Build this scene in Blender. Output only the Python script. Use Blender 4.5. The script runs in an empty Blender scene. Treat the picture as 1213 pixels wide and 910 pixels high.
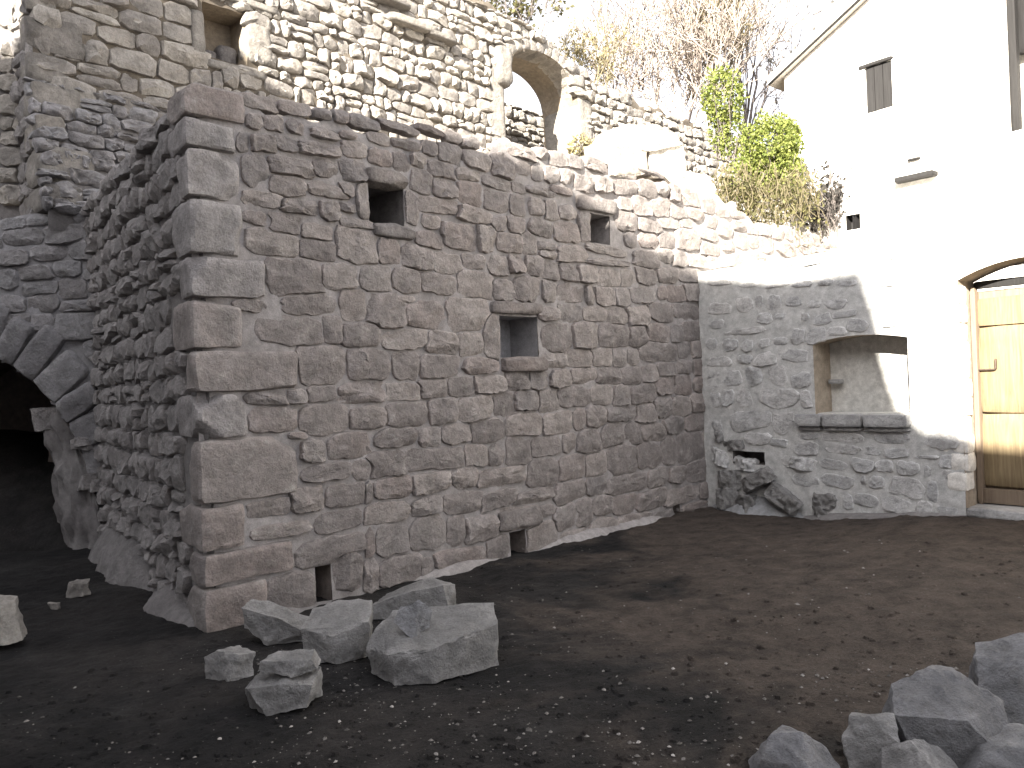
import bpy, bmesh, math, random
import numpy as np
from mathutils import Vector, noise
random.seed(7); rng = np.random.default_rng(11)
scn = bpy.context.scene
COL = scn.collection
rad = math.radians

# ------------------------------------------------------------------ camera
FPX, CX, CY = 934.0, 606.5, 455.0
EYE = np.array([0.0, 0.0, 1.566])
ROLL = math.atan(0.04)
RV = np.array([math.cos(ROLL), 0, -math.sin(ROLL)])
UV = np.array([math.sin(ROLL), 0, math.cos(ROLL)])
FV = np.array([0, 1.0, 0])
cam = bpy.data.cameras.new("camera"); camo = bpy.data.objects.new("camera", cam); COL.objects.link(camo)
cam.sensor_width = 36.0; cam.sensor_fit = 'HORIZONTAL'; cam.lens = FPX / 1213 * 36
cam.clip_start = 0.05; cam.clip_end = 500
from mathutils import Matrix
camo.matrix_world = Matrix(((RV[0], UV[0], -FV[0], EYE[0]), (RV[1], UV[1], -FV[1], EYE[1]), (RV[2], UV[2], -FV[2], EYE[2]), (0, 0, 0, 1)))
scn.camera = camo

# ------------------------------------------------------------------ light
SH = np.array([-0.42, -0.907, 0.0]); SH /= np.linalg.norm(SH)
SUN_EL = rad(24)
SDIR = SH * math.cos(SUN_EL) + np.array([0, 0, math.sin(SUN_EL)])
w = bpy.data.worlds.new("World"); scn.world = w; w.use_nodes = True
wn = w.node_tree; bg = wn.nodes['Background']
sky = wn.nodes.new('ShaderNodeTexSky'); sky.sky_type = 'NISHITA'; sky.sun_disc = False
sky.sun_elevation = SUN_EL; sky.sun_rotation = math.atan2(SH[0], SH[1])
sky.air_density = 1.0; sky.dust_density = 2.5; sky.ozone_density = 1.0
# thin milky haze over the whole sky: the blue is washed out to near white
hsv = wn.nodes.new('ShaderNodeHueSaturation'); hsv.inputs['Saturation'].default_value = 0.45
wn.links.new(sky.outputs[0], hsv.inputs['Color'])
hz = wn.nodes.new('ShaderNodeMix'); hz.data_type = 'RGBA'; hz.inputs[0].default_value = 0.7
wn.links.new(hsv.outputs[0], hz.inputs[6]); hz.inputs[7].default_value = (3.05, 2.98, 3.10, 1)
wn.links.new(hz.outputs[2], bg.inputs[0]); bg.inputs[1].default_value = 0.10
sl = bpy.data.lights.new("sun", 'SUN'); sl.energy = 5.0; sl.angle = rad(0.5); sl.color = (1.0, 0.93, 0.82)
so = bpy.data.objects.new("sun", sl); COL.objects.link(so)
so.rotation_euler = Vector(SDIR).to_track_quat('Z', 'Y').to_euler()
vs = scn.view_settings
vs.view_transform = 'Standard'; vs.look = 'None'; vs.gamma = 1.0; vs.use_curve_mapping = False; vs.exposure = 2.5
scn.cycles.max_bounces = 8; scn.cycles.diffuse_bounces = 5

# ------------------------------------------------------------------ geometry of the place
def ray(x, y): return FV * FPX + RV * (x - CX) - UV * (y - CY)
class Frame:
    """a vertical wall plane: origin O, direction D along it, normal N towards the viewer"""
    def __init__(s, O, D, N): s.O, s.D, s.N = np.array(O, float), np.array(D, float), np.array(N, float)
    def P(s, a, z, d=0.0): 
        q = s.O + s.D * a + s.N * d
        return np.array([q[0], q[1], z])
    def off(s, d): return Frame(s.O + s.N * d, s.D, s.N)
    def sz(s, x, y):
        d = ray(x, y); q = EYE + d * (np.dot(s.O - EYE, s.N) / np.dot(d, s.N))
        return float(np.dot(q - s.O, s.D)), float(q[2])
def unit(a): return np.array([math.sin(a), math.cos(a), 0.0])
O0 = EYE + ray(248, 742) * 5.3 / FPX; O0[2] = 0
DM = unit(math.atan((1560 - CX) / FPX)); MAIN = Frame(O0, DM, [DM[1], -DM[0], 0])
DR = -unit(math.atan((-200 - CX) / FPX)); NR = np.array([DR[1], -DR[0], 0.0])
DS = unit(math.atan((-100 - CX) / FPX)); SIDE = Frame(O0, DS, [-DS[1], DS[0], 0])
SL = 6.152                                            # length of the front wall up to the courtyard wall
K0 = MAIN.P(SL, 0); RIGHT = Frame(K0, DR, NR)
UPPER = MAIN.off(-4.2)
ARCH = Frame(SIDE.P(3.7, 0), [1, 0, 0], [0, -1, 0])
UL = Frame([0, UPPER.P(.12, 0)[1] + .45, 0], [1, 0, 0], [0, -1, 0])
HOUSE = Frame(MAIN.P(10.25, 0), DR, NR)
TOP = 3.65

def gz(x, y):
    t = (x - K0[0]) * DR[0] + (y - K0[1]) * DR[1]
    n = (x - K0[0]) * NR[0] + (y - K0[1]) * NR[1]
    k = min(1, max(0, (t - 1.2) / 2.0)); k = k * k * (3 - 2 * k)
    f = min(1, max(0, 1 - n / 4.0))
    g = 0.19 * k * f
    l = min(1, max(0, (-2.6 - x) / 1.5)) * min(1, max(0, (y - 5.0) / 2)); g += 0.06 * l
    return g
def gpt(x, y, it=6):
    """the point of the ground seen at photograph pixel (x, y)"""
    d = ray(x, y); z = 0.0
    for _ in range(it):
        q = EYE + d * ((z - EYE[2]) / d[2]); z = gz(q[0], q[1])
    return np.array([q[0], q[1], z])

# ------------------------------------------------------------------ helpers
def mesh_obj(name, verts, faces, mat, parent=None, smooth=True, sharp=None, origin=None):
    if origin is None: origin = np.mean(np.asarray(verts, float), axis=0)
    v = np.asarray(verts, float) - origin
    me = bpy.data.meshes.new(name); me.from_pydata(v.tolist(), [], faces)
    if smooth: me.shade_smooth()
    if sharp: me.set_sharp_from_angle(angle=rad(sharp))
    if mat: me.materials.append(mat)
    me.update()
    o = bpy.data.objects.new(name, me); COL.objects.link(o)
    put(o, origin, parent)
    return o
WORLD = {}
def put(o, loc, parent):
    loc = np.asarray(loc, float); WORLD[o.name] = loc
    if parent is not None:
        o.parent = parent; o.location = (loc - WORLD[parent.name]).tolist()
    else: o.location = loc.tolist()
def tag(o, label=None, cat=None, group=None, kind=None):
    for k, v in (('label', label), ('category', cat), ('group', group), ('kind', kind)):
        if v: o[k] = v
    return o
def thing(name, loc, label, cat, group=None):
    o = bpy.data.objects.new(name, None); o.empty_display_size = 0.2; COL.objects.link(o); put(o, loc, None)
    return tag(o, label, cat, group)
class MB:
    def __init__(s): s.v, s.f = [], []
    def add(s, v, f):
        n = len(s.v); s.v.extend([tuple(map(float, p)) for p in v]); s.f.extend([tuple(i + n for i in q) for q in f])
    def build(s, name, mat, parent=None, **k): return mesh_obj(name, s.v, s.f, mat, parent, **k)
def nz(p, sc, seed=0.0): return noise.noise(Vector((p[0] * sc + seed, p[1] * sc - seed * 0.7, p[2] * sc + seed * 1.3)))
def fbm(p, sc, seed=0.0, o=3):
    t, a, n = 0, 1.0, 0
    for i in range(o): t += a * nz(p, sc, seed + 13 * i); n += a; a *= 0.5; sc *= 2.1
    return t / n

# rough rounded block: axes are world vectors of the half extents
def block_geo(c, ax, ay, az, n=5, q=9, amp=0.012, seed=None, sc=9.0, chip=0.0):
    seed = random.uniform(0, 500) if seed is None else seed
    c, ax, ay, az = (np.array(k, float) for k in (c, ax, ay, az))
    vid, V, Fc = {}, [], []
    def vert(p):
        k = tuple(p)
        if k not in vid:
            x = np.array(p) / n * 2 - 1
            x = np.clip(x * 1.0, -1, 1)
            m = (abs(x) ** q).sum() ** (1 / q); x = x / m
            if chip:
                for d0 in range(3):
                    dn = np.array([math.sin(seed + d0 * 2.1), math.cos(seed * 1.7 + d0), math.sin(seed * 2.3 + d0 * 1.3)]); dn /= np.linalg.norm(dn)
                    e = x @ dn - (1.25 - chip)
                    if e > 0: x = x - dn * e
            pos = c + ax * x[0] + ay * x[1] + az * x[2]
            nn = x / np.linalg.norm(x)
            dv = ax * nn[0] + ay * nn[1] + az * nn[2]; dv = dv / (np.linalg.norm(dv) + 1e-9)
            pos = pos + dv * amp * (fbm(pos, sc, seed) * 1.6)
            vid[k] = len(V); V.append(pos)
        return vid[k]
    for a in range(3):
        for s0 in (0, n):
            for i in range(n):
                for j in range(n):
                    def co(ii, jj):
                        p = [0, 0, 0]; p[a] = s0; p[(a + 1) % 3] = ii; p[(a + 2) % 3] = jj; return tuple(p)
                    fq = [vert(co(i, j)), vert(co(i + 1, j)), vert(co(i + 1, j + 1)), vert(co(i, j + 1))]
                    Fc.append(fq if s0 else fq[::-1])
    return V, Fc
def block(name, mat, parent, c, ax, ay, az, **k):
    sh = k.pop('sharp', 50)
    V, Fc = block_geo(c, ax, ay, az, **k)
    return mesh_obj(name, V, Fc, mat, parent, sharp=sh, origin=np.array(c, float))
def wblock(name, mat, parent, fr, s0, s1, z0, z1, d0, d1, **k):
    """rough block in a wall frame"""
    c = fr.P((s0 + s1) / 2, (z0 + z1) / 2, (d0 + d1) / 2)
    return block(name, mat, parent, c, fr.D * (s1 - s0) / 2, fr.N * (d1 - d0) / 2, np.array([0, 0, (z1 - z0) / 2]), **k)
def box_geo(fr, s0, s1, z0, z1, d0, d1):
    V = [fr.P(s, z, d) for s in (s0, s1) for d in (d0, d1) for z in (z0, z1)]
    Fc = [(0, 1, 3, 2), (4, 6, 7, 5), (0, 4, 5, 1), (2, 3, 7, 6), (0, 2, 6, 4), (1, 5, 7, 3)]
    return V, Fc
def wbox(name, mat, parent, fr, *a, **k):
    V, Fc = box_geo(fr, *a); return mesh_obj(name, V, Fc, mat, parent, smooth=False, **k)

# broken rock: hull of given or random points, subdivided and roughened
def rock_geo(pts, sub=2, amp=0.012, sc=14.0, seed=0.0):
    bm = bmesh.new()
    for p in pts: bm.verts.new(p)
    r = bmesh.ops.convex_hull(bm, input=bm.verts)
    bmesh.ops.delete(bm, geom=[g for g in set(r['geom_interior'] + r['geom_unused']) if isinstance(g, bmesh.types.BMVert)], context='VERTS')
    bmesh.ops.triangulate(bm, faces=bm.faces)
    for _ in range(sub): bmesh.ops.subdivide_edges(bm, edges=bm.edges, cuts=1, use_grid_fill=True)
    bm.normal_update()
    N0 = [v.normal.copy() for v in bm.verts]
    for v, n0 in zip(bm.verts, N0):
        v.co += n0 * amp * (1.5 * fbm(v.co, sc, seed) + 0.7 * nz(v.co, sc * 4, seed))
        v.co -= n0 * amp * max(0, (1 - min(1, 1.0)))
    V = [np.array(v.co) for v in bm.verts]; Fc = [[q.index for q in f.verts] for f in bm.faces]
    bm.verts.index_update(); Fc = [[q.index for q in f.verts] for f in bm.faces]
    bm.free(); return V, Fc
def rand_hull(w_, d_, h_, n=12, seed=1, flat=0.0):
    r = random.Random(seed); P = []
    for i in range(n):
        a = 2 * math.pi * (i + r.uniform(-.3, .3)) / n * 2
        zz = -1 if i % 2 else 1
        k = r.uniform(.75, 1.0) if zz < 0 else r.uniform(.45 + flat * .4, .95)
        P.append((math.cos(a) * k * w_ / 2, math.sin(a) * k * d_ / 2, zz * h_ / 2 * r.uniform(.6, 1.0)))
    return P

# ------------------------------------------------------------------ materials
def nodes(name):
    m = bpy.data.materials.new(name); m.use_nodes = True
    nt = m.node_tree; b = nt.nodes['Principled BSDF']; b.inputs['Specular IOR Level'].default_value = 0.25
    return m, nt, b
def N_(nt, t, **k):
    n = nt.nodes.new(t)
    for a, v in k.items(): setattr(n, a, v)
    return n
def ramp(nt, src, stops, interp='LINEAR'):
    r = N_(nt, 'ShaderNodeValToRGB'); r.color_ramp.interpolation = interp
    e = r.color_ramp.elements
    while len(e) < len(stops): e.new(0.5)
    for x, (p, c) in zip(e, stops): x.position = p; x.color = (*c, 1) if len(c) == 3 else c
    nt.links.new(src, r.inputs[0]); return r.outputs[0]
def noise_tex(nt, vec, sc, det=5, rough=0.6, dist=0.0):
    n = N_(nt, 'ShaderNodeTexNoise'); n.inputs['Scale'].default_value = sc; n.inputs['Detail'].default_value = det
    n.inputs['Roughness'].default_value = rough; n.inputs['Distortion'].default_value = dist
    nt.links.new(vec, n.inputs['Vector']); return n.outputs['Fac']
def mix(nt, fac, a, b, mode='MIX'):
    m = N_(nt, 'ShaderNodeMix', data_type='RGBA', blend_type=mode)
    if isinstance(fac, (int, float)): m.inputs[0].default_value = fac
    else: nt.links.new(fac, m.inputs[0])
    for i, c in ((6, a), (7, b)):
        if isinstance(c, tuple): m.inputs[i].default_value = (*c, 1)
        else: nt.links.new(c, m.inputs[i])
    return m.outputs[2]
def math_(nt, op, a, b=None):
    m = N_(nt, 'ShaderNodeMath', operation=op)
    for i, c in enumerate((a, b)):
        if c is None: continue
        if isinstance(c, (int, float)): m.inputs[i].default_value = c
        else: nt.links.new(c, m.inputs[i])
    return m.outputs[0]
def bump(nt, b, h, strength=0.6, dist=0.02, prev=None):
    n = N_(nt, 'ShaderNodeBump'); n.inputs['Strength'].default_value = strength; n.inputs['Distance'].default_value = dist
    nt.links.new(h, n.inputs['Height'])
    if prev: nt.links.new(prev, n.inputs['Normal'])
    nt.links.new(n.outputs[0], b.inputs['Normal']); return n.outputs[0]
def stone_mat(name, tones, spots=0.5, bstr=0.7, stain=(.09, .085, .08), lichen=(.42, .41, .38), lich=0.35):
    m, nt, b = nodes(name)
    g = N_(nt, 'ShaderNodeNewGeometry'); pos = g.outputs['Position']
    n1 = noise_tex(nt, pos, 3.2, 4); n2 = noise_tex(nt, pos, 22, 7, 0.7, 0.1); n3 = noise_tex(nt, pos, 85, 5, 0.75)
    k = math_(nt, 'ADD', math_(nt, 'MULTIPLY', g.outputs['Random Per Island'], 0.75), math_(nt, 'MULTIPLY', n1, 0.25))
    base = ramp(nt, k, [(i / (len(tones) - 1) * 0.8 + 0.1, c) for i, c in enumerate(tones)])
    dark = ramp(nt, n2, [(0.30, (1, 1, 1)), (0.52, (0, 0, 0))])
    c = mix(nt, math_(nt, 'MULTIPLY', dark, spots), base, stain)
    li = ramp(nt, noise_tex(nt, pos, 9, 8, 0.72, 0.6), [(0.55, (0, 0, 0)), (0.68, (1, 1, 1))])
    c = mix(nt, math_(nt, 'MULTIPLY', li, lich), c, lichen)
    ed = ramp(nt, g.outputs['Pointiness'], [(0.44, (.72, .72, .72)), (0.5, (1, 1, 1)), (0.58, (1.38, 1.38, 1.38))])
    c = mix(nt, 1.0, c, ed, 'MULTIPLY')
    bl = ramp(nt, noise_tex(nt, pos, 7, 6, 0.7), [(0.3, (.72, .72, .72)), (0.7, (1.22, 1.22, 1.22))])
    c = mix(nt, 1.0, c, bl, 'MULTIPLY')
    gr = ramp(nt, n3, [(0.3, (.82, .82, .82)), (0.7, (1.16, 1.16, 1.16))])
    c = mix(nt, 1.0, c, gr, 'MULTIPLY')
    nt.links.new(c, b.inputs['Base Color']); b.inputs['Roughness'].default_value = 0.92
    n4 = noise_tex(nt, pos, 9, 9, 0.7, 0.0)
    h = math_(nt, 'ADD', math_(nt, 'MULTIPLY', n4, 1.3), math_(nt, 'ADD', math_(nt, 'MULTIPLY', n3, 0.12), math_(nt, 'MULTIPLY', n2, 0.25)))
    bump(nt, b, h, bstr, 0.06)
    return m
def mortar_mat(name, c1, c2, bstr=0.5, sc=1.0):
    m, nt, b = nodes(name)
    pos = N_(nt, 'ShaderNodeNewGeometry').outputs['Position']
    n1 = noise_tex(nt, pos, 1.7 * sc, 5, 0.6); n2 = noise_tex(nt, pos, 14 * sc, 6, 0.65); n3 = noise_tex(nt, pos, 120 * sc, 3)
    c = mix(nt, ramp(nt, n1, [(0.35, (0, 0, 0)), (0.65, (1, 1, 1))]), c1, c2)
    c = mix(nt, 1.0, c, ramp(nt, n2, [(0.3, (.72, .72, .72)), (0.7, (1.18, 1.18, 1.18))]), 'MULTIPLY')
    c = mix(nt, 1.0, c, ramp(nt, n3, [(0.3, (.85, .85, .85)), (0.7, (1.12, 1.12, 1.12))]), 'MULTIPLY')
    nt.links.new(c, b.inputs['Base Color']); b.inputs['Roughness'].default_value = 0.95
    bump(nt, b, math_(nt, 'ADD', math_(nt, 'MULTIPLY', n2, 1.0), math_(nt, 'MULTIPLY', n3, 0.25)), bstr, 0.02)
    return m
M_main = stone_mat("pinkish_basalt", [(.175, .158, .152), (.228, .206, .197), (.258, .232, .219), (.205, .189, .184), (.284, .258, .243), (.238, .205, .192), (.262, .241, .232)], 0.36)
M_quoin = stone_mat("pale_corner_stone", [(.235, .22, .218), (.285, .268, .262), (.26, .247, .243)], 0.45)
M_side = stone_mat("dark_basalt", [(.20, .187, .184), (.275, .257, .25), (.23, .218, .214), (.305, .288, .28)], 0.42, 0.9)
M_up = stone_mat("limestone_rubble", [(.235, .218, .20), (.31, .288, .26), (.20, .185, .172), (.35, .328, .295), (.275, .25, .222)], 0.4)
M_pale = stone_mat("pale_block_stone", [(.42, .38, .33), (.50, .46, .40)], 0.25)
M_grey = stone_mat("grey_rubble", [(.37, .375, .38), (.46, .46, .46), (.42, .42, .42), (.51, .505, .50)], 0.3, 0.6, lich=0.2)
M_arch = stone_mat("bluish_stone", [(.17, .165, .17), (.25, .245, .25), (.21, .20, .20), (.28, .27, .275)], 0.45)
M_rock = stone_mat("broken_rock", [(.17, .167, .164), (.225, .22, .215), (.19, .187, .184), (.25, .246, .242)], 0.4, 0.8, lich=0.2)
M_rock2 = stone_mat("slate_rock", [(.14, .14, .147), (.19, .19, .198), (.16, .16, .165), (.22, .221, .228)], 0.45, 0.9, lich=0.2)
M_mort = mortar_mat("pinkish_mortar", (.258, .240, .234), (.318, .300, .294))
M_mortg = mortar_mat("grey_mortar", (.46, .465, .46), (.53, .53, .52), 0.4)
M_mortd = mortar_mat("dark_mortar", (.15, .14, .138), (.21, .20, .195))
M_morta = mortar_mat("bluish_mortar", (.25, .245, .25), (.31, .305, .315))
M_mortu = mortar_mat("earthy_mortar", (.22, .185, .145), (.32, .27, .21))
M_mortj = mortar_mat("deep_joint_earth", (.10, .085, .068), (.16, .138, .112))
M_rockm = mortar_mat("bluish_rubble_mortar", (.22, .225, .24), (.34, .345, .35), 0.8)
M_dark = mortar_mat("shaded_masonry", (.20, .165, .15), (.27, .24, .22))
M_niche = mortar_mat("niche_plaster", (.54, .54, .52), (.62, .61, .58), 0.15)
M_plaster = mortar_mat("white_plaster", (.70, .68, .64), (.78, .76, .72), 0.25)
M_ochre = mortar_mat("ochre_plaster", (.30, .245, .19), (.36, .31, .25), 0.3)
def soil_mat():
    m, nt, b = nodes("dark_soil")
    pos = N_(nt, 'ShaderNodeNewGeometry').outputs['Position']
    n1 = noise_tex(nt, pos, 0.55, 5, 0.6, 0.5); n2 = noise_tex(nt, pos, 5, 8, 0.72); n3 = noise_tex(nt, pos, 60, 5, 0.8)
    c = mix(nt, ramp(nt, n1, [(0.42, (0, 0, 0)), (0.60, (1, 1, 1))]), (.0095, .0092, .0097), (.029, .0258, .0245))
    dust = ramp(nt, noise_tex(nt, pos, 1.3, 7, 0.7, 0.3), [(0.5, (0, 0, 0)), (0.7, (1, 1, 1))])
    c = mix(nt, math_(nt, 'MULTIPLY', dust, .7), c, (.046, .0435, .042))
    sx = N_(nt, 'ShaderNodeSeparateXYZ'); nt.links.new(pos, sx.inputs[0])
    dry = math_(nt, 'ADD', math_(nt, 'MULTIPLY', sx.outputs[0], .22), math_(nt, 'MULTIPLY', n1, 1.6))
    dry = ramp(nt, dry, [(0.85, (0, 0, 0)), (1.0, (1, 1, 1))]); dry.node.inputs[0].links[0].from_node.use_clamp = True
    c = mix(nt, math_(nt, 'MULTIPLY', dry, .75), c, (.088, .070, .058))  # browner, paler patches, more of them towards the right
    c = mix(nt, 1.0, c, ramp(nt, n2, [(0.3, (.45, .45, .45)), (0.72, (1.5, 1.5, 1.5))]), 'MULTIPLY')
    v = N_(nt, 'ShaderNodeTexVoronoi'); v.inputs['Scale'].default_value = 34; nt.links.new(pos, v.inputs['Vector'])
    sp = ramp(nt, v.outputs['Distance'], [(0.07, (1, 1, 1)), (0.12, (0, 0, 0))])
    pick = ramp(nt, N_(nt, 'ShaderNodeSeparateColor').outputs[0], [(0.8, (0, 0, 0)), (0.82, (1, 1, 1))])
    sc = pick.node.inputs[0].links[0].from_node; nt.links.new(v.outputs['Color'], sc.inputs[0])
    c = mix(nt, math_(nt, 'MULTIPLY', sp, pick), c, (.16, .15, .14))
    c = mix(nt, 1.0, c, ramp(nt, n3, [(0.3, (.6, .6, .6)), (0.7, (1.35, 1.35, 1.35))]), 'MULTIPLY')
    nt.links.new(c, b.inputs['Base Color']); b.inputs['Roughness'].default_value = 0.97
    bump(nt, b, math_(nt, 'ADD', n2, math_(nt, 'MULTIPLY', n3, 0.35)), 1.0, 0.07)
    return m
M_soil = soil_mat()
def wood_mat(name, c1, c2, axis=(18, 18, 1.2)):
    m, nt, b = nodes(name)
    g = N_(nt, 'ShaderNodeNewGeometry'); mp = N_(nt, 'ShaderNodeMapping'); mp.inputs['Scale'].default_value = axis
    nt.links.new(g.outputs['Position'], mp.inputs['Vector'])
    n = noise_tex(nt, mp.outputs[0], 2.2, 7, 0.65, 0.5)
    c = mix(nt, ramp(nt, n, [(0.3, (0, 0, 0)), (0.7, (1, 1, 1))]), c1, c2)
    k = ramp(nt, g.outputs['Random Per Island'], [(0, (.85, .85, .85)), (1, (1.12, 1.12, 1.12))])
    c = mix(nt, 1.0, c, k, 'MULTIPLY')
    nt.links.new(c, b.inputs['Base Color']); b.inputs['Roughness'].default_value = 0.75
    bump(nt, b, n, 0.4, 0.01); return m
M_door = wood_mat("weathered_pine", (.15, .11, .066), (.28, .22, .13))
M_frame = wood_mat("old_frame_wood", (.16, .12, .09), (.24, .19, .14))
M_shutshade = wood_mat("grey_shutter_and_shade", (.016, .015, .015), (.026, .025, .025))  # shutter wood, also used where shade is painted as dark strips
def plain(name, c, rough=0.6, metal=0.0):
    m, nt, b = nodes(name); pos = N_(nt, 'ShaderNodeNewGeometry').outputs['Position']
    n = noise_tex(nt, pos, 30, 4)
    nt.links.new(mix(nt, 1.0, c, ramp(nt, n, [(0.3, (.75, .75, .75)), (0.7, (1.2, 1.2, 1.2))]), 'MULTIPLY'), b.inputs['Base Color'])
    b.inputs['Roughness'].default_value = rough; b.inputs['Metallic'].default_value = metal; return m
M_iron = plain("rusty_iron", (.10, .075, .06), 0.6, 0.6)
M_tile = plain("pale_roof_tile", (.50, .46, .41), 0.85)
M_twig = plain("pale_twig", (.33, .285, .25), 0.9)
M_bark = plain("grey_bark", (.17, .15, .14), 0.9)
M_dry = plain("dry_tendril", (.17, .145, .09), 0.9)
def leaf_mat(name, c1, c2):
    m, nt, b = nodes(name); g = N_(nt, 'ShaderNodeNewGeometry')
    c = mix(nt, g.outputs['Random Per Island'], c1, c2)
    nt.links.new(c, b.inputs['Base Color']); b.inputs['Roughness'].default_value = 0.6
    t = N_(nt, 'ShaderNodeBsdfTranslucent'); nt.links.new(c, t.inputs['Color'])
    s = N_(nt, 'ShaderNodeMixShader'); s.inputs[0].default_value = 0.3
    nt.links.new(b.outputs[0], s.inputs[1]); nt.links.new(t.outputs[0], s.inputs[2])
    nt.links.new(s.outputs[0], nt.nodes['Material Output'].inputs['Surface']); return m
M_ivy = leaf_mat("ivy_leaf", (.10, .135, .028), (.26, .285, .08))
M_olive = leaf_mat("olive_leaf", (.07, .07, .03), (.15, .14, .06))
M_greyleaf = leaf_mat("grey_leaf", (.10, .10, .095), (.19, .18, .165))
M_shadowleaf = leaf_mat("shadow_tone_leaf", (.030, .028, .026), (.055, .05, .046))  # leaf grey matched to the tone of the ivy's shadow
M_weed = leaf_mat("dark_weed", (.035, .045, .022), (.07, .08, .035))
M_dryleaf = leaf_mat("dry_leaf", (.22, .20, .10), (.34, .29, .17))

# ------------------------------------------------------------------ stone walls
def cells(boxes, nang=20, grow=1.10, gap=0.011, p=4.0, jit=0.06, tilt=0.03):
    """boxes: (s0, z0, s1, z1). Every stone takes the room it has among its neighbours; returns (centre, outline)"""
    B = np.array(boxes, float); C = np.stack([(B[:, 0] + B[:, 2]) / 2, (B[:, 1] + B[:, 3]) / 2], 1)
    H = np.stack([np.maximum(.015, (B[:, 2] - B[:, 0]) / 2), np.maximum(.012, (B[:, 3] - B[:, 1]) / 2)], 1)
    T = rng.normal(0, tilt, len(B)); out = []; PP = rng.uniform(2.3, 5.5, len(B))
    fr = np.linspace(.25, 1.0, 20)
    def norm(j, q):
        d = q[None] - C[j][:, None, None]; c, s = np.cos(T[j])[:, None, None], np.sin(T[j])[:, None, None]
        u = d[..., 0] * c + d[..., 1] * s; v = -d[..., 0] * s + d[..., 1] * c
        a = H[j][:, None, None]
        p = PP[j][:, None, None]
        return ((np.abs(u) / a[..., 0]) ** p + (np.abs(v) / a[..., 1]) ** p) ** (1 / p)
    for i in range(len(B)):
        th = (np.arange(nang) + rng.uniform(-.25, .25, nang)) * 2 * np.pi / nang
        asp = H[i, 0] / H[i, 1]
        # spread the directions along the outline rather than by angle
        th = np.arctan2(np.sin(th), np.cos(th) * max(1, asp * .8))
        c, s = np.cos(T[i]), np.sin(T[i])
        dr = np.stack([np.cos(th), np.sin(th)], 1)
        ul = np.abs(dr[:, 0] * c + dr[:, 1] * s) / H[i, 0]; vl = np.abs(-dr[:, 0] * s + dr[:, 1] * c) / H[i, 1]
        R = grow / (ul ** PP[i] + vl ** PP[i]) ** (1 / PP[i])
        ph = rng.uniform(0, 6.28, 3)
        R = R * (1 + jit * (0.6 * np.sin(2 * th + ph[0]) + 0.6 * np.sin(3 * th + ph[1]) + 0.5 * np.sin(5 * th + ph[2]))) * rng.uniform(1 - jit * 1.1, 1 + jit * .6, nang)
        q = C[i] + dr[:, None, :] * (R[:, None] * fr[None])[..., None]
        near = np.where((np.abs(C - C[i]) < (H + H[i]) * 1.35 + .02).all(1))[0]; near = near[near != i]
        if len(near):
            me_ = norm(np.array([i]), q)[0]; ot = norm(near, q).min(0)
            bad = ot < me_; first = np.where(bad.any(1), bad.argmax(1), len(fr) - 1)
            first = np.maximum(first, 1)
            lim = fr[first] * R
            hit = bad.any(1)
            R = np.where(hit, lim - gap * rng.uniform(.5, 1.3, nang), R - gap * .3)
        R = np.maximum(R, .012)
        out.append((C[i], dr * R[:, None], H[i]))
    return out
RINGS = ((1.03, -1.0), (1.0, 0.25), (.975, .82), (.92, 1.0), (.78, 1.0), (.58, 1.0), (.32, 1.0))
RINGS_S = ((1.03, -1.0), (1.0, .2), (.95, .85), (.78, 1.0), (.42, 1.0))
def stone_geo(fr, c, outl, prot, bury=0.05, rough=0.35, seed=0.0, d0=0.0, rings=RINGS):
    """a broken stone face: several chipped planes under a common height, roughened"""
    n = len(outl); V = []; Fc = []
    hw = np.abs(outl).max(0) + 1e-6; size = float(min(hw))
    planes = [(random.gauss(0, .14), random.gauss(.30, .16), 1.0)]
    for k in range(random.randint(3, 6)):
        a = random.uniform(0, 6.283); sl = random.uniform(.35, 1.5); planes.append((math.cos(a) * sl, math.sin(a) * sl, 1.0 + sl * random.uniform(.15, .75)))
    for k, (r, h) in enumerate(rings):
        for i in range(n):
            q = outl[i] * r
            if 2 < k: q = q * (1 + .07 * math.sin(i * 2.7 + seed + 1.3 * k))
            s, z = c + q
            if h < 0: d = -bury
            else:
                nq = q / hw
                top = min(p[2] - p[0] * nq[0] - p[1] * nq[1] for p in planes)
                d = prot * h * max(.12, top)
                pp = (s, z, seed * .1)
                d += prot * rough * (fbm(pp, 7, seed, 2) * 1.3 + .55 * nz(pp, 34, seed)) * min(1, h * 1.3)
            V.append(fr.P(s, z, d0 + d))
    V.append(fr.P(c[0], c[1], d0 + prot * (min(p[2] for p in planes) + rough * fbm((c[0], c[1], seed * .1), 7, seed, 2) * 1.3)))
    for k in range(len(rings) - 1):
        for i in range(n):
            j = (i + 1) % n; a, b = k * n, (k + 1) * n
            Fc.append((a + i, a + j, b + j, b + i))
    a = (len(rings) - 1) * n; cc = len(V) - 1
    for i in range(n): Fc.append((a + i, a + (i + 1) % n, cc))
    if np.dot(np.cross(np.append(fr.D[:2], 0), [0, 0, 1.0]), fr.N) < 0: Fc = [q[::-1] for q in Fc]
    return V, Fc
def pxarea(fr, c, outl):
    q = fr.P(c[0], c[1]) - EYE; dep = max(.3, q @ FV)
    x = CX + FPX * (q @ RV) / dep; y = CY - FPX * (q @ UV) / dep
    ar = abs(outl[:, 0].max() - outl[:, 0].min()) * abs(outl[:, 1].max() - outl[:, 1].min()) * (FPX / dep) ** 2 * abs(q @ fr.N) / np.linalg.norm(q)
    inn = -40 < x < 1253 and -40 < y < 950
    return ar if inn else ar * .001
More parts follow.
